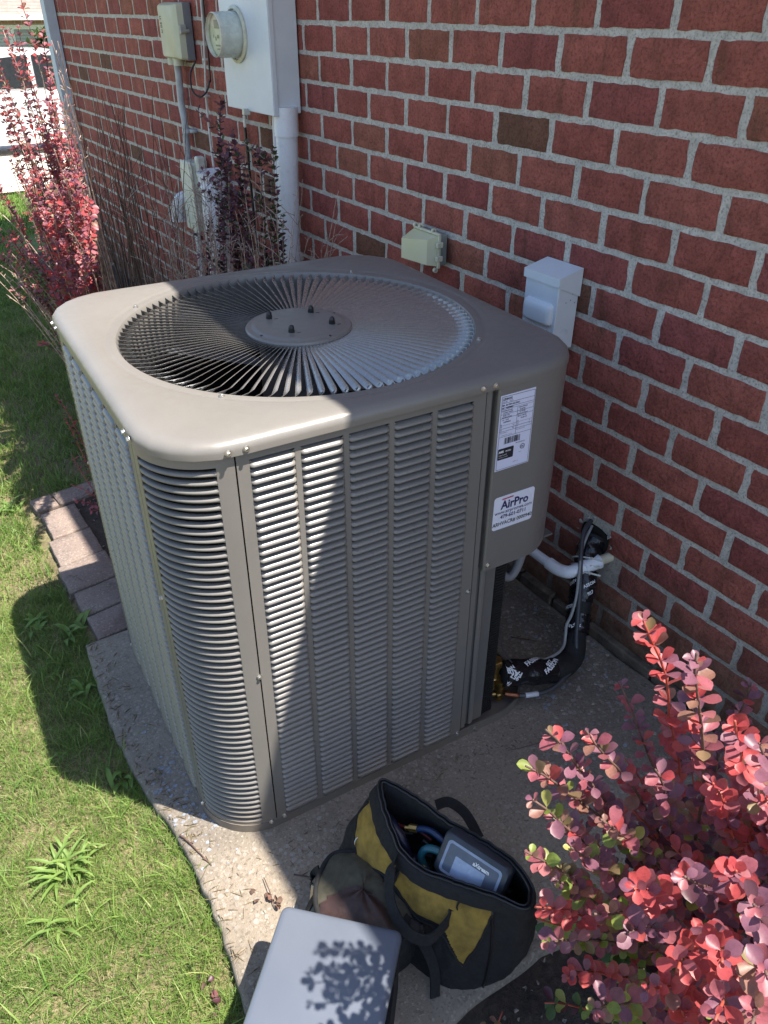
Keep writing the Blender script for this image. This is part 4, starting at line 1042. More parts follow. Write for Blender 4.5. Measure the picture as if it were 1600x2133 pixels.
m = MB(); m.tube([(.272, -.365, .19), (.262, -.372, .182)], .0055, 10); m.lathe([(.008, -.003), (.008, .003)], 6, (.260, -.374, .180), cap0=True, cap1=True); tool('valve_core_tool', 'small brass knob showing at the inner edge of the tool bag', 'fitting', m, BRASS, 40)
m = MB()
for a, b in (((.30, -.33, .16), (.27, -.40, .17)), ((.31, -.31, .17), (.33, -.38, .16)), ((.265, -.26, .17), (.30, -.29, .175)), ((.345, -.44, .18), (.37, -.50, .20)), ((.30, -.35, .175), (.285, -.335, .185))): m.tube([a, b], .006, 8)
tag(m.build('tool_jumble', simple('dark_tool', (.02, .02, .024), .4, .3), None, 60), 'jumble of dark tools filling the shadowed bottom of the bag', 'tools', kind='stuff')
# digital tester lying in the bag mouth
e1 = Vector((.34, -.94, -.02)).normalized(); e2 = Vector((-.55, -.12, -.83)); e2 = (e2 - e1 * e2.dot(e1)).normalized(); e3 = e1.cross(e2)
if e3.z < 0: e3 = -e3
DM = Matrix((e1, e2, e3)).transposed().to_4x4(); DM.translation = Vector((.3185, -.366, .268))
dev = thing('digital_tester', 'blue grey digital tester with light screen sticking out of the tool bag', 'tester', (0, 0, 0)); dev.matrix_world = DM
DL = .138; DW = .085
b = MB(); b.loft([[(x, y, z) for x, y in rr_poly(e, DL - e, e, DW - e, .012)] for e, z in ((.004, -.034), (0, -.030), (0, -.008), (.003, -.002), (.008, 0))], True, True, True); b.build('case', simple('charcoal_plastic', (.035, .042, .055), .4), dev, 40)
def rr2(x0, x1, y0, y1, r, z): return [(x, y, z) for x, y in rr_poly(x0, x1, y0, y1, r)]
b = MB(); o1, i1 = rr2(.013, DL - .012, .012, DW - .010, .008, .0008), rr2(.018, DL - .017, .017, DW - .015, .005, .0008); b.loft([o1, i1], True); b.build('bezel_line', simple('light_blue_grey', (.26, .32, .44), .4), dev)
b = MB(); b.add(rr2(.018, DL - .017, .017, DW - .015, .005, .0006), [tuple(range(24))]); b.build('face_plate', simple('slate_plastic', (.085, .105, .15), .35), dev)
b = MB(); b.add(rr2(.036, DL - .040, .034, DW - .012, .002, .0012), [tuple(range(24))]); b.build('screen', simple('lcd_screen', (.27, .34, .48), .22), dev)
vs, fs = text_mesh('aXtream', .0105, .04); b = MB(); b.add([(.070 + v.x * .9, .031 - v.y, .0014) for v in vs], fs); b.build('lettering', WHITEINK, dev)

# ------------------------------------------------------------------ olive tool backpack under the laptop
pack = thing('backpack', 'olive canvas backpack with brown leather patch lying beside the tool bag', 'backpack', (0, 0, 0))
TOP = [(.150, -.212, .120), (.188, -.226, .128), (.220, -.262, .128), (.242, -.318, .125), (.250, -.362, .118), (.246, -.396, .110), (.222, -.412, .106), (.186, -.420, .110), (.140, -.412, .112), (.100, -.360, .114), (.078, -.300, .114), (.102, -.246, .114)]
def pk(sc, z, drop=0):
    c = Vector((.165, -.318, 0)); return smooth_path([tuple(c + (Vector(p) - c) * sc * Vector((1, 1, 0)).length / math.sqrt(2) * 1.0)[:2] + (p[2] + z,) for p in TOP], 6, True)
def pkr(sc, dz): return [Vector((.165 + (p.x - .165) * sc, -.318 + (p.y + .318) * sc, p.z + dz(p) if callable(dz) else p.z + dz)) for p in smooth_path(TOP, 6, True)]
rings = [pkr(s_, lambda p, s_=s_: .030 * (1 - s_ ** 2.2) + .004 * noise.noise(Vector((p.x * 30, p.y * 30, s_ * 3)))) for s_ in (1, .93, .85, .75, .64, .52, .40, .28, .15, .03, .0005)]
vs = [p for r in rings for p in r]; n_ = len(rings[0]); fo, fl_ = [], []
for k in range(len(rings) - 1):
    for i in range(n_):
        j = (i + 1) % n_; f = (k * n_ + i, k * n_ + j, (k + 1) * n_ + j, (k + 1) * n_ + i)
        c = sum((vs[q] for q in f), Vector()) / 4
        (fl_ if (c.x - .105) ** 2 + (c.y + .365) ** 2 < .078 ** 2 else fo).append(f)
def sub(fl, off, name, mat):
    used = sorted({i for f in fl for i in f}); ix = {v: i for i, v in enumerate(used)}; m = MB()
    m.add([vs[i] + Vector((0, 0, off)) for i in used], [tuple(ix[i] for i in f) for f in fl]); return m.build(name, mat, pack, 180)
sub(fo + fl_, 0, 'flap', OLIVE); sub(fl_, .0022, 'leather_patch', LEATHER)
m = MB(); e_ = pkr(1.0, .001); m.tube(e_ + [e_[0]], .0052, 8, False); m.build('trim', CANVAS, pack, 180)
m = MB(); m.loft([pkr(1.02, lambda p: -p.z), pkr(1.05, -.07), pkr(1.0, -.004)], True, True, True); m.build('body', CANVAS, pack, 180)
m = MB(); m.loft([[(x, y, z) for x, y in ((-.015, -.350), (.06, -.33), (.160, -.445), (.05, -.57), (-.085, -.46))] for z in (0, .07, .142)], True, True, True); m.build('lower_compartment', CANVAS, pack, 60)
strap([(.205, -.392, .118), (.218, -.432, .095), (.222, -.470, .050), (.205, -.50, .012)], .022, side=(.8, .3, .2), name='shoulder_strap', par=pack)
strap([(.086, -.262, .105), (.068, -.262, .075), (.050, -.268, .030)], .022, side=(.6, .8, 0), name='side_strap', par=pack)
m = MB(); m.M = Matrix.Translation((.214, -.418, .112)) @ Matrix.Rotation(.9, 4, 'Z'); m.rbox(-.018, .018, -.010, .010, -.003, .004, .002); m.rbox(-.006, .008, -.018, .010, -.003, .0035, .002); m.build('buckle', BLACK, pack)
m = MB(); m.M = Matrix.Translation((.240, -.447, .055)) @ Matrix.Rotation(-.7, 4, 'Z'); m.rbox(-.022, .022, -.002, .002, 0, .003, .001); m.build('zip_pull', simple('old_brass', (.35, .30, .20), .35, .8), pack)
strap([(.107, -.222, .055), (.110, -.205, .058), (.122, -.196, .070), (.130, -.205, .090)], .016, side=(.4, .3, 1), name='clip_strap', par=pack)
m = MB(); m.M = Matrix.Translation((.100, -.226, .050)) @ Matrix.Rotation(.5, 4, 'Z') @ Matrix.Rotation(.25, 4, 'Y'); m.rbox(-.003, .003, -.004, .004, -.026, .030, .0012); m.build('metal_clip', simple('aged_steel_clip', (.55, .50, .38), .35, .7), pack)
m = MB(); m.tube([Vector((.208 + .009 * math.cos(a), -.232 + .004 * math.sin(a), .150 + .010 * math.sin(a))) for a in [2 * PI * i / 12 for i in range(13)]], .0012, 5, False); m.build('key_ring', ZINC, pack)

# ------------------------------------------------------------------ laptop lying on the backpack
LAPM = Mat('blue_grey_lid'); LAPM.set(Base_Color=LAPM.ramp(LAPM.noise(5, 3), [(.3, (.085, .100, .130)), (.7, (.10, .115, .148))]), Metallic=.0, Coat_Weight=.5, Coat_Roughness=.25, Roughness=LAPM.ramp(LAPM.noise(14, 4), [(.3, .30), (.7, .38)])); LAPM.bump(LAPM.noise(700, 2), .08, .0004)
A_ = Vector((.020, -.273, .165)); B2 = Vector((.176, -.434, .165)); ex = (B2 - A_).normalized(); ey = Vector((-.68, -.73, 0)); ey = (ey - ex * ey.dot(ex)).normalized(); ez = Vector((0, 0, 1))
LM = Matrix((ex, -ey * -1, ez)).transposed().to_4x4(); LM.translation = A_ - Vector((0, 0, .003))
lap = thing('laptop', 'closed blue grey laptop with rounded corners resting on the backpack in dappled light', 'laptop', (0, 0, 0)); lap.matrix_world = LM
LW_, LD = (B2 - A_).length, .33
def lring(e, z): return [(x, y, z) for x, y in rr_poly(e, LW_ - e, e, LD - e, .014 - min(e, .004))]
b = MB(); b.loft([lring(.003, -.010), lring(.0, -.007), lring(.0, .000), lring(.0015, .0030), lring(.005, .0046), lring(.010, .0050)], True, True, True); b.build('lid', LAPM.m, lap, 60)
b = MB(); b.loft([lring(.004, -.022), lring(.001, -.018), lring(.001, -.0115)], True, True, True); b.build('base', BLACK, lap, 60)
b = MB(); b.tube([(.03, LD - .001, -.008), (LW_ - .03, LD - .001, -.008)], .005, 10); b.build('hinge', BLACK, lap, 60)

# ------------------------------------------------------------------ barberry bushes
def leaf_mat(name, col, edge, back, trans=.45):
    M = Mat(name)
    n = M.noise(75, 5, .7); c = M.ramp(n, [(.3, tuple(k * .62 for k in col)), (.7, tuple(min(1, k * 1.2) for k in col))])
    c = M.mix(M.ramp(M.noise(320, 2), [(.60, 0), (.72, .4)]), c, tuple(k * .4 for k in col))
    M2 = M.N.new('ShaderNodeNewGeometry'); r = M2.outputs['Random Per Island']
    c = M.mix(M.ramp(r, [(0, 0), (.6, .15), (1, .8)]), c, edge)
    c = M.mix(M2.outputs['Backfacing'], c, back)
    M.set(Base_Color=c, Roughness=.42, Specular_IOR_Level=.4)
    tr = M.N.new('ShaderNodeBsdfTranslucent'); M.L.new(c, tr.inputs['Color'])
    mx = M.N.new('ShaderNodeMixShader'); mx.inputs[0].default_value = trans
    out = M.N['Material Output']; M.L.new(M.b.outputs[0], mx.inputs[1]); M.L.new(tr.outputs[0], mx.inputs[2]); M.L.new(mx.outputs[0], out.inputs['Surface'])
    M.bump(M.noise(180, 3), .15, .0008)
    return M.m
LM_ = [leaf_mat('coral_leaf', (.46, .070, .078), (.52, .13, .12), (.42, .11, .11)),
       leaf_mat('pink_leaf', (.35, .100, .130), (.42, .17, .18), (.34, .15, .17)),
       leaf_mat('dusky_purple_leaf', (.19, .075, .115), (.27, .13, .16), (.24, .13, .17), .3),
       leaf_mat('lime_leaf', (.20, .27, .055), (.42, .38, .12), (.22, .30, .10)),
       leaf_mat('rose_green_leaf', (.30, .14, .12), (.24, .22, .09), (.25, .20, .11)),
       leaf_mat('dark_green_leaf', (.055, .095, .028), (.08, .13, .035), (.07, .11, .04), .3),
       leaf_mat('dark_purple_leaf', (.075, .028, .040), (.12, .045, .055), (.10, .05, .06), .25)]
STEM_R = simple('red_stem', (.30, .055, .035), .5); STEM_B = simple('brown_stem', (.115, .065, .050), .7, 0, .3, 60); STEM_G = simple('pale_dry_stem', (.46, .34, .28), .7, 0, .3, 60)
def leaf_shape(i):
    r = random.Random(i); w = r.uniform(.26, .37); cup = r.uniform(.04, .20); bend = r.uniform(-.30, .22)
    prof = [(0, .03), (.14, .10), (.34, .62), (.58, .98), (.78, 1.0), (.92, .66), (1.0, .12)]
    vs, fs = [], []
    for y, k in prof:
        x = w * k; z = bend * y * y
        vs += [(-x, y, z + cup * k), (0, y, z), (x, y, z + cup * k)]
    for k in range(len(prof) - 1):
        a = 3 * k; fs += [(a, a + 1, a + 4, a + 3), (a + 1, a + 2, a + 5, a + 4)]
    return vs, fs
LS = [leaf_shape(i) for i in range(6)]
SMALL = ([(0, 0, 0), (.36, .6, .06), (0, 1, .02), (-.36, .6, .06), (0, .55, -.02)], [(0, 1, 4), (1, 2, 4), (2, 3, 4), (3, 0, 4)])
def leaf_matrix(p, d, nrm, s):
    d = d.normalized(); n = (nrm - d * nrm.dot(d))
    n = n.normalized() if n.length > 1e-4 else d.orthogonal().normalized()
    x = d.cross(n); m = Matrix((x * s, d * s, n * s)).transposed().to_4x4(); m.translation = p; return m
def stem_curve(base, tip, r, lean=.35, sag=.0, n=22):
    base, tip = Vector(base), Vector(tip); mid = base.lerp(tip, .5) + Vector((0, 0, (tip.z - base.z) * .22)) + Vector((r.uniform(-1, 1), r.uniform(-1, 1), 0)) * .03
    pts = []
    for i in range(n + 1):
        t = i / n; p = base * (1 - t) ** 2 + mid * 2 * t * (1 - t) + tip * t * t
        p = p + Vector(noise.noise_vector(p * 9)) * .010 * t; pts.append(p)
    return pts
def rosettes(path, t0, t1, step, size, pick, r, out, nl=(4, 7), spread=1.0):
    L = 0; nxt = 0; n = len(path)
    P, T, N, B = frames(path)
    for i in range(1, n):
        seg_ = (P[i] - P[i - 1]).length; t = i / (n - 1)
        while nxt <= L + seg_:
            f = (nxt - L) / seg_; q = P[i - 1].lerp(P[i], f); tt = (i - 1 + f) / (n - 1)
            if t0 <= tt <= t1:
                k = r.randint(*nl); a0 = r.random() * 6.28; tip_s = .55 if tt > .97 else 1
                for j in range(k):
                    a = a0 + 2 * PI * j / k + r.uniform(-.4, .4)
                    rad = N[i] * math.cos(a) + B[i] * math.sin(a)
                    d = rad * spread + T[i] * r.uniform(.1, .9) + Vector((0, 0, r.uniform(-.15, .35)))
                    nrm = Vector((r.uniform(-.5, .5), r.uniform(-.5, .5), 1)) + T[i] * .8
                    out.append((q, d, nrm, size * r.uniform(.65, 1.15) * tip_s, pick(q, tt, r)))
            nxt += step * r.uniform(.8, 1.25)
        L += seg_
def build_bush(name, label, stems, leaves, root, stem_limit, nsingle, small=False, group=None, leafname='leaf'):
    bush = thing(name, label, 'bush', root, 0, group)
    off = Vector(root)
    rest = MB()
    for i, (pts, rad, mat) in enumerate(stems):
        if i < stem_limit:
            m = MB(); m.tube([p - off for p in pts], rad, 6); m.build('stem', mat, bush, 180)
        else:
            rest.tube([p - off for p in pts], rad, 5)
    if rest.v: rest.build('stems', stems[-1][2], bush, 180)['kind'] = 'stuff'
    scored = []
    for L in leaves:
        px = to_px(L[0]); ok = px[2] > .05 and -20 < px[0] < 1620 and -20 < px[1] < 2150
        scored.append((L[3] / px[2] if ok else -1, L))
    scored.sort(key=lambda t: -t[0])
    cache = {}
    single = [L for s, L in scored[:nsingle] if s > 0]; others = [L for s, L in scored[:nsingle] if s <= 0] + [L for s, L in scored[nsingle:]]
    for L in single:
        k = (rnd.randrange(6), L[4])
        if k not in cache:
            me = bpy.data.meshes.new(leafname); me.from_pydata(LS[k[0]][0], [], LS[k[0]][1]); me.materials.append(LM_[k[1]]); me.polygons.foreach_set('use_smooth', [True] * len(me.polygons)); cache[k] = me
        inst(leafname, cache[k], bush, leaf_matrix(L[0] - off, L[1], L[2], L[3]))
    if others:
        shp = [SMALL] if small else LS
        A = [(np.array(v), f) for v, f in shp]; V, F, MI = [], [], []; base = 0
        for L in others:
            v, f = A[rnd.randrange(len(A))]; M = np.array(leaf_matrix(L[0] - off, L[1], L[2], L[3]))
            V.append(v @ M[:3, :3].T + M[:3, 3]); F += [tuple(base + i for i in q) for q in f]; MI += [L[4]] * len(f); base += len(v)
        me = bpy.data.meshes.new('foliage'); me.from_pydata(np.concatenate(V).tolist(), [], F)
        for m in LM_: me.materials.append(m)
        me.polygons.foreach_set('material_index', MI); me.polygons.foreach_set('use_smooth', [True] * len(me.polygons))
        inst('foliage', me, bush)['kind'] = 'stuff'
    return bush
# foreground bush, close to the camera at lower right
def fg_bush():
    r = random.Random(21)
    root = (.60, -.78, 0)
    tips = [(.266, -.703, 1.04, 'c'), (.241, -.772, 1.06, 'p'), (.222, -.835, 1.05, 'c'), (.221, -.858, 1.05, 'p'), (.186, -.662, .90, 'p'), (.237, -.683, .88, 'p'), (.162, -.660, .86, 'g'), (.151, -.687, .84, 'g'), (.126, -.713, .80, 'g'), (.245, -.761, .90, 'p'), (.241, -.819, .95, 'c'), (.271, -.858, .95, 'c'), (.191, -.750, .85, 'g'), (.169, -.734, .80, 'g'), (.131, -.735, .72, 'c'), (.142, -.748, .66, 'g'), (.162, -.776, .60, 'c'), (.140, -.803, .80, 'g'), (.156, -.734, .75, 'g'), (.130, -.838, .90, 'c'), (.155, -.866, .93, 'u'), (.179, -.895, .95, 'c'), (.151, -.925, .96, 'u'), (.111, -.928, .94, 'c'), (.104, -.904, .90, 'c'), (.125, -.851, .85, 'u'), (.118, -.891, .82, 'c'), (.089, -.945, .92, 'c'), (.102, -.964, .93, 'p'), (.114, -.841, .70, 'g'), (.124, -.956, .95, 'p'), (.284, -.896, .93, 'c'), (.189, -.959, .95, 'u'), (.105, -1.000, .92, 'p'), (.089, -.969, .82, 'c'), (.078, -.897, .70, 'p'),
            (.40, -.60, .80, 'u'), (.44, -.66, .84, 'u'), (.48, -.72, .86, 'u'), (.50, -.80, .88, 'p'), (.42, -.86, .90, 'c'), (.36, -.93, .93, 'u'), (.56, -.88, .85, 'p'), (.30, -.72, .74, 'u'), (.34, -.62, .66, 'u'), (.24, -.72, .62, 'g'), (.28, -.80, .58, 'g'), (.20, -.83, .55, 'g'), (.33, -.70, .50, 'd'), (.25, -.66, .46, 'd'), (.22, -.72, .36, 'd'), (.30, -.62, .38, 'd'), (.38, -.58, .50, 'u'), (.20, -.80, .40, 'd'), (.16, -.78, .32, 'd'), (.27, -.85, .45, 'd'), (.45, -.60, .62, 'u'), (.5, -.62, .72, 'u')]
    def picker(kind):
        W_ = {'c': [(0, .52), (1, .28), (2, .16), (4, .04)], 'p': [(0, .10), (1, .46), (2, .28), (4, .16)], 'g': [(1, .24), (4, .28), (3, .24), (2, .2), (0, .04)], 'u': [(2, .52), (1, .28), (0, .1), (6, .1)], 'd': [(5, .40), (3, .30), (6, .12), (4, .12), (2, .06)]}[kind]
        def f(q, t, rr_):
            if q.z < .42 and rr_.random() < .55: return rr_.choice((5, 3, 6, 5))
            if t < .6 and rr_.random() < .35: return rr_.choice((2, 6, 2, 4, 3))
            x = rr_.random(); a = 0
            for k, w in W_:
                a += w
                if x < a: return k
            return W_[0][0]
        return f
    stems, leaves = [], []
    for x, y, z, k in tips:
        b = Vector(root) + Vector((r.uniform(-.07, .05), r.uniform(-.07, .07), -.02))
        pts = stem_curve(b, (x, y, z), r)
        stems.append((pts, lambda t: .0034 - .0022 * t, STEM_R if k in 'c' else STEM_B))
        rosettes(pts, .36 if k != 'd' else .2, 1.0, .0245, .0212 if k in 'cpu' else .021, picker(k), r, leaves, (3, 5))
        if z > .55 and r.random() < .6:      # side shoot
            i = r.randint(10, 17); d = Vector((r.uniform(-1, 1), r.uniform(-1, .8), r.uniform(.2, .9))).normalized() * r.uniform(.05, .11)
            sp_ = [pts[i] + d * (j / 7) + Vector((0, 0, .02 * (j / 7) ** 2)) for j in range(8)]
            if to_px(sp_[-1])[0] > 1150 or k == 'd':
                stems.append((sp_, lambda t: .0018 - .0010 * t, STEM_R)); rosettes(sp_, .15, 1, .020, .020, picker(k), r, leaves, (3, 6))
    print('fg leaves', len(leaves))
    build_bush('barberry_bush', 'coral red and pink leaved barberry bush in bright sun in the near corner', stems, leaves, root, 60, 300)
fg_bush()
def back_bush():
    r = random.Random(5); root = (.46, 2.15, 0)
    tips = [(.368, 1.931, 1.585), (.346, 1.631, 1.492), (.344, 2.074, 1.484), (.320, 1.809, 1.377), (.324, 1.569, 1.38), (.304, 2.242, 1.311), (.292, 2.016, 1.257), (.296, 1.463, 1.25), (.285, 1.627, 1.227), (.279, 1.420, 1.16), (.256, 2.101, 1.104), (.263, 1.311, 1.09), (.235, 1.816, 1.013), (.243, 1.453, 1.046), (.201, 2.118, .868), (.178, 2.210, .766), (.197, 1.819, .849), (.227, 1.396, .979), (.238, 1.256, .98), (.190, 1.560, .819), (.25, 1.9, .9), (.28, 1.7, 1.0), (.22, 2.0, .7), (.2, 1.6, .6), (.24, 1.75, .55), (.18, 1.95, .5), (.26, 1.55, .75),
            (0.246,2.043,1.097),(0.213,1.341,1.136),(0.154,2.423,0.764),(0.160,2.149,0.663),(0.313,1.403,1.223),(0.278,2.570,0.933),(0.258,1.800,0.965),(0.211,2.561,0.813),(0.408,2.252,1.497),(0.282,2.001,0.945),(0.206,1.389,0.908),(0.354,1.600,1.221),(0.383,2.631,1.326),(0.233,1.696,1.079),(0.283,1.630,1.265),(0.318,1.852,1.083),(0.252,1.683,0.826),(0.231,1.003,1.158),(0.262,1.484,0.841),(0.214,1.466,1.052),(0.255,1.219,1.185),(0.227,2.886,0.638),(0.185,2.375,0.808),(0.342,2.466,1.268),(0.364,1.674,1.297),(0.188,2.085,1.048),(0.300,2.275,1.185),(0.406,2.507,1.484),(0.218,2.290,0.657),(0.286,1.917,1.179),(0.277,1.576,1.117),(0.208,1.568,0.850),(0.208,1.664,1.012),(0.175,2.061,0.700),(0.207,1.546,1.139),(0.212,1.324,1.134),(0.314,1.669,1.200),(0.261,2.106,0.940),(0.375,2.626,1.466),(0.242,1.679,1.108),(0.294,1.837,1.301),(0.302,1.537,1.332),(0.221,1.523,1.024),(0.178,1.994,0.882),(0.305,2.357,1.152),(0.280,2.240,1.263),(0.346,1.521,1.234),(0.319,2.349,1.240),(0.346,2.152,1.429),(0.237,2.482,0.773),(0.351,2.430,1.284),(0.216,1.452,0.983)]
    stems, leaves = [], []
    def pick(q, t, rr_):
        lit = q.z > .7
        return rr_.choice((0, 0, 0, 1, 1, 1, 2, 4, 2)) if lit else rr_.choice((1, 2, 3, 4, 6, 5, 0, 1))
    for i, (x, y, z) in enumerate(tips):
        b = Vector(root) + Vector((r.uniform(-.12, .08), r.uniform(-.2, .2), 0))
        pts = stem_curve(b, (x, y, z), r); leafy = .42 if i % 5 else .8
        stems.append((pts, lambda t: .0030 - .0020 * t, STEM_B if i % 3 else STEM_G))
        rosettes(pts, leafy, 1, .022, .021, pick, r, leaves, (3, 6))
    # bare twiggy shoots
    for i in range(64):
        x, y, z = r.choice(((.40, 1.47, 1.50), (.40, 1.45, 1.47), (.38, 1.55, 1.40), (.40, 1.30, 1.50), (.39, 1.25, 1.42), (.37, 1.40, 1.32), (.36, 1.24, 1.33), (.36, 1.63, 1.2), (.30, 1.8, 1.2), (.27, 2.0, 1.1), (.24, 2.1, .9), (.20, 1.9, .8), (.33, 1.5, 1.2)))
        b = Vector(root) + Vector((r.uniform(-.10, .14), r.uniform(-.45, .2), 0))
        tip = Vector((x + r.uniform(-.14, -.04), y + r.uniform(-.1, .1), z * r.uniform(.75, 1.0)))
        pts = stem_curve(b, tip, r); stems.append((pts, lambda t: .0028 - .0017 * t, STEM_G if i % 3 else STEM_B))
        for j in range(8, 22):
            if r.random() < .75:
                d = Vector((r.uniform(-1, 1), r.uniform(-1, 1), .6)).normalized(); stems.append(([pts[j], pts[j] + d * .014], .0009, STEM_G))
        if i % 5 == 0: rosettes(pts, .75, 1, .05, .012, pick, r, leaves, (2, 3))
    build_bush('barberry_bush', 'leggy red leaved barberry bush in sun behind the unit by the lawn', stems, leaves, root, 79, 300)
back_bush()
def dark_bush():
    r = random.Random(9); root = (.93, 2.1, 0); stems, leaves = [], []
    pick = lambda q, t, rr_: rr_.choice((6, 6, 6, 2, 2, 5, 6, 1)) if q.y > 1.62 else rr_.choice((5, 5, 6, 6, 2))
    tips = [(.92, 1.78, 1.28), (.94, 1.74, 1.20), (.92, 1.82, 1.10), (.95, 1.72, 1.05), (.93, 1.66, 1.0), (.95, 1.90, .95), (.95, 1.76, .9), (.97, 1.60, 1.14), (.98, 1.56, 1.05), (.97, 1.50, 1.16), (.98, 1.55, .9), (.93, 1.70, .8), (.95, 1.95, 1.02), (.93, 2.0, .85), (.97, 1.6, .8), (.96, 1.45, .95), (.94, 1.8, .75), (.92, 1.75, 1.15), (.95, 1.68, 1.12)]
    for x, y, z in tips:
        b = Vector((x, y, 0)) + Vector((r.uniform(-.06, .06), r.uniform(.0, .3), 0)); pts = stem_curve(b, (x, y, z), r)
        stems.append((pts, lambda t: .0028 - .0018 * t, STEM_B)); rosettes(pts, .50, 1, .021, .024, pick, r, leaves, (4, 6))
        for _ in range(2):
            k = r.randint(12, 20); d = Vector((r.uniform(-1, .3), r.uniform(-1, 1), r.uniform(.3, 1))).normalized() * r.uniform(.06, .13); sp_ = [pts[k] + d * (q / 6) for q in range(7)]; stems.append((sp_, .0012, STEM_B)); rosettes(sp_, .1, 1, .022, .023, pick, r, leaves, (3, 5))
    for i in range(120):
        b = Vector((r.uniform(.8, 1.1), r.uniform(1.3, 2.6), 0)); tip = b + Vector((r.uniform(-.12, .05), r.uniform(-.25, .1), r.uniform(.5, 1.1)))
        pts = stem_curve(b, tip, r); stems.append((pts, lambda t: .0022 - .0014 * t, STEM_B if i % 3 else STEM_G))
        for j in range(6, 22):
            if r.random() < .5:
                d = Vector((r.uniform(-1, 1), r.uniform(-1, 1), .6)).normalized(); stems.append(([pts[j], pts[j] + d * .014], .0007, STEM_B))
        for j in range(6):
            k = r.randint(6, 19); d = Vector((r.uniform(-1, 1), r.uniform(-1, 1), r.uniform(.2, 1))).normalized() * r.uniform(.05, .14); stems.append(([pts[k], pts[k] + d * .5 + Vector((0, 0, .01)), pts[k] + d], .0010, STEM_G))
    build_bush('barberry_bush', 'dark purple shaded barberry bush against the wall between meter pipes and unit', stems, leaves, root, 19, 300, True)
    # leafless shrub further back
    r = random.Random(14); stems = []
    for i in range(75):
        b = Vector((r.uniform(.75, 1.12), r.uniform(2.7, 4.1), 0)); tip = b + Vector((r.uniform(-.15, .08), r.uniform(-.35, .2), r.uniform(.7, 1.25)))
        pts = stem_curve(b, tip, r, n=14); stems.append((pts, lambda t: .0032 - .0022 * t, STEM_B))
        for j in range(4, 14):
            if r.random() < .5:
                d = Vector((r.uniform(-1, 1), r.uniform(-1, 1), .6)).normalized(); stems.append(([pts[j], pts[j] + d * .016], .0008, STEM_B))
        k = r.randint(4, 11); d = Vector((r.uniform(-1, 1), r.uniform(-1, 1), r.uniform(.4, 1))).normalized() * r.uniform(.08, .2); stems.append(([pts[k], pts[k] + d], .0012, STEM_B))
    build_bush('bare_shrub', 'leafless dark twiggy shrub standing in shade along the brick wall', stems, [], (.95, 3.3, 0), 75, 0)
dark_bush()
def low_plants():
    # small sprig by the rear edging stones and a seedling at the bed corner
    for lab, root, tips, kinds in (('small pink leaved sprig beside the rear edging stones', (.20, 1.50, 0), [(.105, 1.52, .06), (.12, 1.58, .10), (.15, 1.62, .2), (.14, 1.47, .04), (.16, 1.66, .32), (.15, 1.7, .40)], (1, 1, 2, 0, 6)),
                                   ('low rusty green seedling at the corner of the bed soil beside the bag', (.25, -.64, -.01), [(.22, -.60, .06), (.19, -.66, .05), (.27, -.60, .07), (.235, -.69, .06), (.30, -.66, .05)], (4, 4, 3, 1, 5))):
        r = random.Random(len(lab)); stems, leaves = [], []
        for t_ in tips:
            pts = stem_curve(root, t_, r, n=8); stems.append((pts, .0014, STEM_R)); rosettes(pts, .3, 1, .020, .019, lambda q, t, rr_: rr_.choice(kinds), r, leaves, (2, 4))
        b = build_bush('barberry_seedling', lab, stems, leaves, root, 10, 200); b['category'] = 'small plant'
low_plants()

# ------------------------------------------------------------------ lawn grass (blades by the tens of thousands)
def blade_mat(name, cols, trans=.35):
    M = Mat(name); g = M.N.new('ShaderNodeNewGeometry')
    c = M.ramp(g.outputs['Random Per Island'], cols)
    c = M.mix(M.ramp(M.noise(3.5, 4, .6), [(.35, 0), (.7, .5)]), c, (.24, .33, .08))
    M.set(Base_Color=c, Roughness=.5, Specular_IOR_Level=.35)
    tr = M.N.new('ShaderNodeBsdfTranslucent'); M.L.new(c, tr.inputs['Color']); mx = M.N.new('ShaderNodeMixShader'); mx.inputs[0].default_value = trans
    M.L.new(M.b.outputs[0], mx.inputs[1]); M.L.new(tr.outputs[0], mx.inputs[2]); M.L.new(mx.outputs[0], M.N['Material Output'].inputs['Surface']); return M.m
GRASS = blade_mat('grass_blade', [(0, (.060, .135, .025)), (.35, (.11, .22, .04)), (.7, (.18, .29, .06)), (.90, (.24, .30, .09)), (1, (.38, .36, .18))])
STRAW = blade_mat('straw_blade', [(0, (.22, .18, .10)), (.6, (.36, .30, .18)), (1, (.46, .40, .27))], .2)
rng = np.random.default_rng(4)
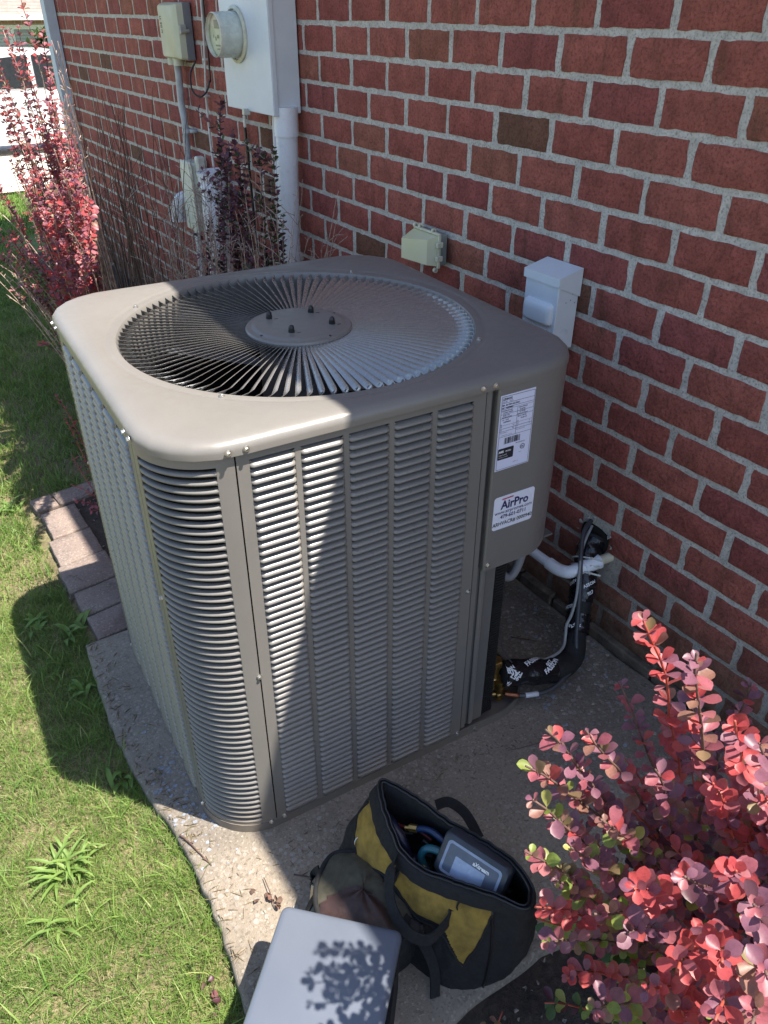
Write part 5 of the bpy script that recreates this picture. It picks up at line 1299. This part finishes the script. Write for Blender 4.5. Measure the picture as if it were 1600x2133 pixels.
def blades(n, x0, x1, y0, y1, h0, h1, w, accept, lean=.6, seg=3, z=None):
    x = rng.uniform(x0, x1, n); y = rng.uniform(y0, y1, n)
    # clumping
    keep = np.array([accept(a, b) for a, b in zip(x, y)]); x, y = x[keep], y[keep]; n = len(x)
    h = rng.uniform(h0, h1, n) * (.75 + .5 * np.sin(x * 17 + 3 * np.sin(y * 11)) ** 2); az = rng.uniform(0, 2 * PI, n); ln = rng.uniform(.05, lean, n) ** 1.0; fa = rng.uniform(0, 2 * PI, n)
    ww = w * rng.uniform(.6, 1.3, n); zz = np.array([terr(a, b) for a, b in zip(x, y)]) - .002
    V = np.zeros((n, 2 * seg + 1, 3))
    for k in range(seg + 1):
        t = k / seg; r = h * np.sin(ln * t * 1.5) * t ** .8; zt_ = h * t * np.cos(ln * t)
        cx = x + r * np.cos(az); cy = y + r * np.sin(az); cz = zz + zt_
        if k < seg:
            wk = ww * (1 - .75 * t) / 2; V[:, 2 * k] = np.stack([cx - wk * np.cos(fa), cy - wk * np.sin(fa), cz], 1); V[:, 2 * k + 1] = np.stack([cx + wk * np.cos(fa), cy + wk * np.sin(fa), cz], 1)
        else: V[:, 2 * k] = np.stack([cx, cy, cz], 1)
    F = []
    for k in range(seg - 1): F.append([2 * k, 2 * k + 1, 2 * k + 3, 2 * k + 2])
    T = [2 * seg - 2, 2 * seg - 1, 2 * seg]
    return V, F, T, n
def grass_mesh(name, parts, mat, label):
    vs, q, t3, base = [], [], [], 0
    for V, F, T, n in parts:
        m = V.shape[1]; b = base + np.arange(n)[:, None] * m
        for f in F: q.append(b + np.array(f))
        t3.append(b + np.array(T)); vs.append(V.reshape(-1, 3)); base += n * m
    vs = np.concatenate(vs); q = np.concatenate(q); t3 = np.concatenate(t3)
    me = bpy.data.meshes.new(name); me.vertices.add(len(vs)); me.vertices.foreach_set('co', vs.astype(np.float32).ravel())
    nl = len(q) * 4 + len(t3) * 3; me.loops.add(nl); me.loops.foreach_set('vertex_index', np.concatenate([q.ravel(), t3.ravel()]).astype(np.int32))
    st = np.concatenate([np.arange(len(q)) * 4, len(q) * 4 + np.arange(len(t3)) * 3]).astype(np.int32)
    me.polygons.add(len(st)); me.polygons.foreach_set('loop_start', st)
    me.update(calc_edges=True); me.validate(); me.materials.append(mat)
    o = inst(name, me); tag(o, label, 'grass', kind='stuff'); return o
def seen(x, y, m=120):
    p = to_px((x, y, 0)); return p[2] > 0 and -m - 260 < p[0] < 1700 and -m < p[1] < 2133 + m + 120
def lawn_ok(x, y):
    e = slab_edge(y) if y < .83 else (-.045 if y < 1.72 else (.40 if y < 2.7 else .72) + .03 * math.sin(y * 5))
    if y < -.5: e = -.12
    if x > e + .004 + .010 * noise.noise(Vector((x * 30, y * 30, 0))): return False
    if y < 1.75 and x > -.05 and y > .83: return False
    return seen(x, y)
def thin(k):   # bare worn patches
    def f(x, y):
        if not lawn_ok(x, y): return False
        n = noise.noise(Vector((x * 6, y * 6, 2.3))) + .5 * noise.noise(Vector((x * 15, y * 15, 7)))
        w = .35 * max(0, 1 - math.hypot(x + .17, y + .24) / .22)
        return rnd.random() < k * (.95 + n * .9 - w * 1.6)
    return f
g1 = blades(150000, -.75, .0, -.75, 1.2, .014, .036, .0017, thin(.74), 1.2)
g2 = blades(110000, -.8, .8, 1.2, 6.0, .025, .055, .0035, thin(.85), 1.0)
g3 = blades(5000, -.5, .0, -.5, 1.9, .04, .075, .0034, thin(.45), 1.3)
g4 = blades(30000, -3, 6, 6.0, 9.0, .05, .09, .012, lambda a, b: b < 8.7 and seen(a, b, 20), .8)
grass_mesh('grass', [g1, g2, g3, g4], GRASS, 'short green lawn grass running along the pad and the planting bed')
s1 = blades(38000, -.75, .0, -.75, 1.8, .008, .022, .0016, lawn_ok, 1.5, 2)
grass_mesh('dry_thatch', [s1], STRAW, 'pale dry straw thatch showing between the lawn grass blades')
# broad bladed weeds
def weed(x, y, n, L, w, label, nm='crabgrass'):
    mb = MB(); r = random.Random(int(x * 999) + n)
    for i in range(n):
        a = r.uniform(0, 2 * PI); l = L * r.uniform(.6, 1.1); d = Vector((math.cos(a), math.sin(a), 0)); sd_ = Vector((-d.y, d.x, 0)); up = r.uniform(.25, .9)
        c0 = Vector((x + r.uniform(-.03, .03) , y + r.uniform(-.03, .03), -.03)); R_ = []
        for k in range(7):
            t = k / 6; p = c0 + d * l * t + Vector((0, 0, l * up * math.sin(t * 2.1) * .7)); ww = w * math.sin(PI * min(1, .15 + t * .85)) * .5 + .0003
            R_.append([p - sd_ * ww + Vector((0, 0, ww * .4)), p, p + sd_ * ww + Vector((0, 0, ww * .4))])
        mb.loft(R_, False)
    tag(mb.build(nm, WEED, None, 180), label, 'weed', 'broad leaved weeds in the lawn')
WEED = blade_mat('weed_blade', [(0, (.11, .21, .05)), (1, (.20, .31, .08))], .4)
weed(-.295, .165, 46, .070, .0065, 'large pale crabgrass clump in the sunlit lawn at lower left')
weed(-.33, .06, 12, .06, .007, 'small crabgrass tuft just in front of the large pale clump')
weed(-.075, .93, 12, .065, .015, 'broad leaved weed overlapping the edging stone next to the pad', 'broadleaf_weed')
weed(-.13, .68, 9, .05, .012, 'bluish broad weed in the shaded grass beside the pad', 'broadleaf_weed')
weed(-.12, .34, 8, .05, .012, 'broad weed at the bare corner between pad and shaded lawn', 'broadleaf_weed')
weed(-.17, 1.02, 10, .06, .013, 'broad leaved weed in the shaded lawn left of the edging stones', 'broadleaf_weed')
weed(-.10, 1.75, 12, .07, .012, 'sunlit yellow green weed at the far end of the edging stones', 'broadleaf_weed')

# ------------------------------------------------------------------ litter on the pad and lawn
def twig(pts, label, r=.0016):
    mb = MB(); P = smooth_path(pts, 5); mb.tube(P, lambda t: r * (1 - .5 * t), 6)
    k = len(P) // 3; d = (P[k + 1] - P[k]).normalized(); mb.tube([P[k], P[k] + d * .012 + Vector((.006, .006, .003))], r * .6, 5); mb.tube([P[-3], P[-3] + Vector((-.006, .010, .002))], r * .6, 5)
    tag(mb.build('twig', STEM_B, None, 180), label, 'twig', 'dry twigs lying on the concrete pad')
twig([(-.064, .086, .004), (-.054, .055, .006), (-.046, .024, .005), (-.034, -.020, .003)], 'forked dry twig on the sunlit pad edge near the corner of the unit', .0021)
twig([(.103, -.136, .004), (.125, -.158, .006), (.150, -.182, .005)], 'dark twig lying on the pad left of the backpack clip', .0018)
twig([(.980, .175, .004), (1.0, .150, .006), (1.03, .12, .004)], 'short dark twig on the pad between unit and pipe bundle', .002)
twig([(.80, -.165, .003), (.74, -.150, .004), (.70, -.135, .003)], 'long thin twig on the pad in front of the bush tip', .0011)
twig([(-.02, 1.18, .004), (.0, 1.15, .006), (.01, 1.12, .003)], 'small twig on the sunlit edging stone', .0012)
twig([(.30, -.60, -.008), (.22, -.63, -.004), (.14, -.66, -.008)], 'twig lying on the soil below the backpack and bag', .002)
def dead_leaves(c, n, label, mats_):
    mb = MB(); r = random.Random(n)
    t = thing('dead_leaf_cluster', label, 'dead leaves', c)
    for i in range(n):
        m = leaf_matrix(Vector((r.uniform(-.018, .012), r.uniform(-.04, .04), r.uniform(.001, .010))), Vector((r.uniform(-1, 1), r.uniform(-1, 1), r.uniform(-.2, .6))), Vector((r.uniform(-1, 1), r.uniform(-1, 1), .8)), r.uniform(.012, .019))
        v, f = leaf_shape(50 + i); b = MB(); b.M = m; b.add([(x, y, z + .25 * math.sin(x * 7) * y) for x, y, z in v], f); b.build('leaf', r.choice(mats_), t, 180)
    b = MB(); b.tube([(.01, .035, .006), (.006, .0, .010), (.0, -.035, .004)], .001, 5); b.build('stem', STEM_B, t)
DEAD = simple('dead_leaf', (.11, .065, .045), .8, 0, .3, 80)
dead_leaves((.036, -.145, .002), 9, 'curled withered leaf sprig on the pad at the edge of sun and shade', [DEAD, DEAD, LM_[4], LM_[6]])
dead_leaves((-.135, -.255, -.02), 8, 'fallen red leaves in the straw coloured grass by the laptop', [LM_[6], LM_[1], DEAD])

# ------------------------------------------------------------------ far background: driveway, car, neighbour house
mb = MB(); mb.loft([[(-40, y, terr(0, y) + .03), (40, y, terr(0, y) + .03)] for y in (8.8, 12, 16, 21)], False); mb.f = [tuple(reversed(f)) for f in mb.f]
tag(mb.build('driveway', simple('pale_driveway', (.48, .44, .38), .9, 0, .06, 2)), kind='structure')
CARM = simple('white_car_paint', (.72, .72, .72), .25, 0, .01, 3, coat=.6); GLASSD = simple('car_glass', (.03, .035, .04), .08)
car = thing('parked_car', 'white car parked on the pale driveway beyond the far wall corner', 'car', (2.7, 14.2, terr(0, 14.2) + .03))
def carside(z_, ins): return z_
prof = [(-2.3, .35), (-2.32, .62), (-2.2, .80), (-1.55, .90), (-1.35, .95), (-.75, 1.40), (-.2, 1.47), (.6, 1.45), (1.15, 1.30), (1.65, .98), (2.2, .92), (2.3, .70), (2.28, .35)]
b = MB(); b.loft([[(x, y * (1 - .10 * max(0, z - .9) / .5), z) for x, z in prof] for y in (-.88, -.80, .80, .88)], True, True, True)
b.loft([[(x * .97, y, z) for x, z in [(p[0], max(.30, p[1] - .03)) for p in prof]] for y in (-.90, .90)], True, True, True); b.build('body', CARM, car, 40)
b = MB()
for s_ in (-1, 1):
    b.loft([[(x, s_ * y, z) for x, z in ((-1.22, .98), (-.72, 1.36), (.0, 1.42), (.0, .98))] for y in (.80, .912)], True, True, True); b.loft([[(x, s_ * y, z) for x, z in ((.07, .98), (.07, 1.42), (.6, 1.40), (1.12, 1.25), (1.4, .98))] for y in (.80, .912)], True, True, True)
b.build('side_window', GLASSD, car)['kind'] = 'stuff'
b = MB(); b.loft([[(-1.42, y, .96), (-.80, y * .93, 1.39)] for y in (-.70, .70)], False); b.M = Matrix.Translation((-.02, 0, .02)); b.loft([[(-1.42, y, .96), (-.80, y * .93, 1.39)] for y in (-.70, .70)], False); b.build('windscreen', GLASSD, car)
for x in (-1.45, 1.40):
    for y in (-.86, .86):
        b = MB(); b.lathe([(.20, -.11), (.31, -.10), (.33, -.06), (.33, .06), (.31, .10), (.20, .11)], 28, (x, y, .31), 'y', True, True); w_ = b.build('wheel', simple('tyre', (.02, .02, .02), .8), car, 40)
        b = MB(); b.lathe([(.0, -.115), (.19, -.118), (.20, -.105)], 20, (x, y, .31), 'y'); b.build('rim', ZINC, w_, 40)
for y in (-.6, .6):
    b = MB(); b.rbox(-2.34, -2.2, y - .18, y + .18, .62, .74, .02); b.build('headlight', simple('lamp_glass', (.6, .62, .65), .1), car)
nh = thing('neighbour_house', 'neighbouring brick house with pinkish shingle roof and white trimmed window', 'house', (4, 30, -1.5))
NB = Mat('far_brick'); bt = NB.n('ShaderNodeTexBrick'); mp = NB.n('ShaderNodeMapping'); NB.L.new(NB.P(), mp.inputs[0]); mp.inputs['Rotation'].default_value = (PI / 2, 0, 0); NB.L.new(mp.outputs[0], bt.inputs['Vector'])
bt.inputs['Scale'].default_value = 2.4; bt.inputs['Color1'].default_value = (.30, .15, .11, 1); bt.inputs['Color2'].default_value = (.36, .20, .15, 1); bt.inputs['Mortar'].default_value = (.45, .42, .38, 1); NB.set(Base_Color=bt.outputs['Color'], Roughness=.9)
b = MB(); b.box(-14, 10, 0, 8, 0, 2.75); b.build('wall', NB.m, nh)
RS = Mat('pink_shingle'); RS.set(Base_Color=RS.ramp(RS.noise(3.5, 5, .7), [(.3, (.24, .15, .13)), (.7, (.36, .25, .22))]), Roughness=.95); RS.bump(RS.noise(10, 3), .5, .05)
b = MB()
for k in range(26):
    y0 = -.6 + k * .18; z0 = 2.78 + k * .085
    b.loft([[(-14.6, y0, z0), (10.6, y0, z0)], [(-14.6, y0, z0 + .02), (10.6, y0, z0 + .02)], [(-14.6, y0 + .19, z0 + .10), (10.6, y0 + .19, z0 + .10)]], False)
b.loft([[(-14.6, 4.05, 4.95), (10.6, 4.05, 4.95)], [(-14.6, 8.6, 2.78), (10.6, 8.6, 2.78)]], False); b.build('roof', RS.m, nh)
WT = simple('white_paint', (.75, .75, .73), .5); b = MB(); b.box(-14.6, 10.6, -.72, -.60, 2.66, 2.80); b.box(-14.6, 10.6, -.60, 0, 2.66, 2.70); b.build('gutter', WT, nh)
BL = simple('window_blind', (.30, .33, .33), .3)
for x in (1.25, 2.45, -4.0):
    b = MB(); b.box(x - .60, x + .60, -.06, 0, .75, .85); b.box(x - .60, x + .60, -.06, 0, 2.40, 2.52); b.box(x - .60, x - .50, -.06, 0, .85, 2.40); b.box(x + .50, x + .60, -.06, 0, .85, 2.40); b.box(x - .50, x + .50, -.05, 0, 1.60, 1.67); f_ = b.build('window', WT, nh)
    b = MB(); b.box(x - .50, x + .50, -.03, .0, .85, 2.40); b.build('pane', BL, f_)
    b = MB(); [b.box(x - .48, x + .48, -.038, -.031, .90 + k * .09, .95 + k * .09) for k in range(16)]; b.build('blind', simple('blind_slat', (.42, .44, .42), .5), f_)['kind'] = 'stuff'
b = MB(); b.loft([[(-9, -4, 0), (-1.2, -4, 0), (-1.2, -4, 2.5), (-5, -4, 4.2), (-9, -4, 2.5)], [(-9, 0, 0), (-1.2, 0, 0), (-1.2, 0, 2.5), (-5, 0, 4.2), (-9, 0, 2.5)]], True, True, True); b.build('garage_wing', NB.m, nh)
b = MB(); b.loft([[(-9.4, y, 2.4), (-5, y, 4.35), (-.9, y, 2.45), (-.9, y, 2.6), (-5, y, 4.52), (-9.4, y, 2.55)] for y in (-4.4, .2)], True, True, True); b.build('garage_roof', RS.m, nh)
b = MB(); b.loft([[(-5, y, 4.30), (-.88, y, 2.40), (-.88, y, 2.60), (-5, y, 4.50)] for y in (-4.5, -4.4)], True, True, True); b.build('fascia', WT, nh)
def far_shrub(x, y, h, w, label):
    r = random.Random(int(x * 10)); z0 = terr(x, y); mb = MB(); t = thing('shrub', label, 'shrub', (x, y, z0))
    for i in range(1500):
        p = Vector((r.gauss(0, w * .45), r.gauss(0, w * .45), h * r.random() ** .8)); k = 1 - abs(p.z / h - .4); p.x *= k; p.y *= k
        mb.M = leaf_matrix(p, Vector((r.uniform(-1, 1), r.uniform(-1, 1), r.uniform(-.3, 1))), Vector((0, 0, 1)), r.uniform(.10, .20)); mb.add(SMALL[0], SMALL[1])
    mb.build('foliage', LM_[5] if r.random() < .5 else LM_[3], t)['kind'] = 'stuff'
    b = MB(); b.tube([(0, 0, -.1), (0, .05, h * .6)], .05, 8); b.build('trunk', STEM_B, t)
far_shrub(6.6, 28.6, 2.3, .9, 'small green shrub growing before the window of the neighbouring house')
far_shrub(3.6, 28.9, 1.3, .8, 'low bush under the far window, left of the taller green shrub')
# dry clippings and crumbs on the pad, thicker along the lawn edge and the wall foot
def debris():
    mb = MB(); r = random.Random(77)
    for i in range(520):
        u = r.random()
        if u < .45: y = r.uniform(-.48, .82); x = slab_edge(y) + abs(r.gauss(0, .03)) + .004
        elif u < .7: y = r.uniform(-.4, .8); x = 1.165 - abs(r.gauss(0, .04))
        elif u < .85: x = r.uniform(.0, .75); y = -.05 - abs(r.gauss(0, .03)) - .05 * x
        else: x, y = r.uniform(-.05, 1.1), r.uniform(-.5, -.05)
        a = r.uniform(0, 2 * PI); l = r.uniform(.003, .016) if u < .45 else r.uniform(.002, .008); w = r.uniform(.0005, .0012)
        d = Vector((math.cos(a), math.sin(a), 0)); n = Vector((-d.y, d.x, 0)); c = Vector((x, y, .0012))
        mb.add([c - d * l - n * w, c - d * l + n * w, c + d * l + n * w * .4, c + d * l - n * w * .4, c + Vector((0, 0, .0022))], [(0, 1, 4), (1, 2, 4), (2, 3, 4), (3, 0, 4)])
    tag(mb.build('dry_clippings', simple('dry_clipping', (.17, .13, .075), .9, 0, .45, 150)), 'dry grass clippings and crumbs strewn over the concrete pad', 'debris', kind='stuff')
debris()
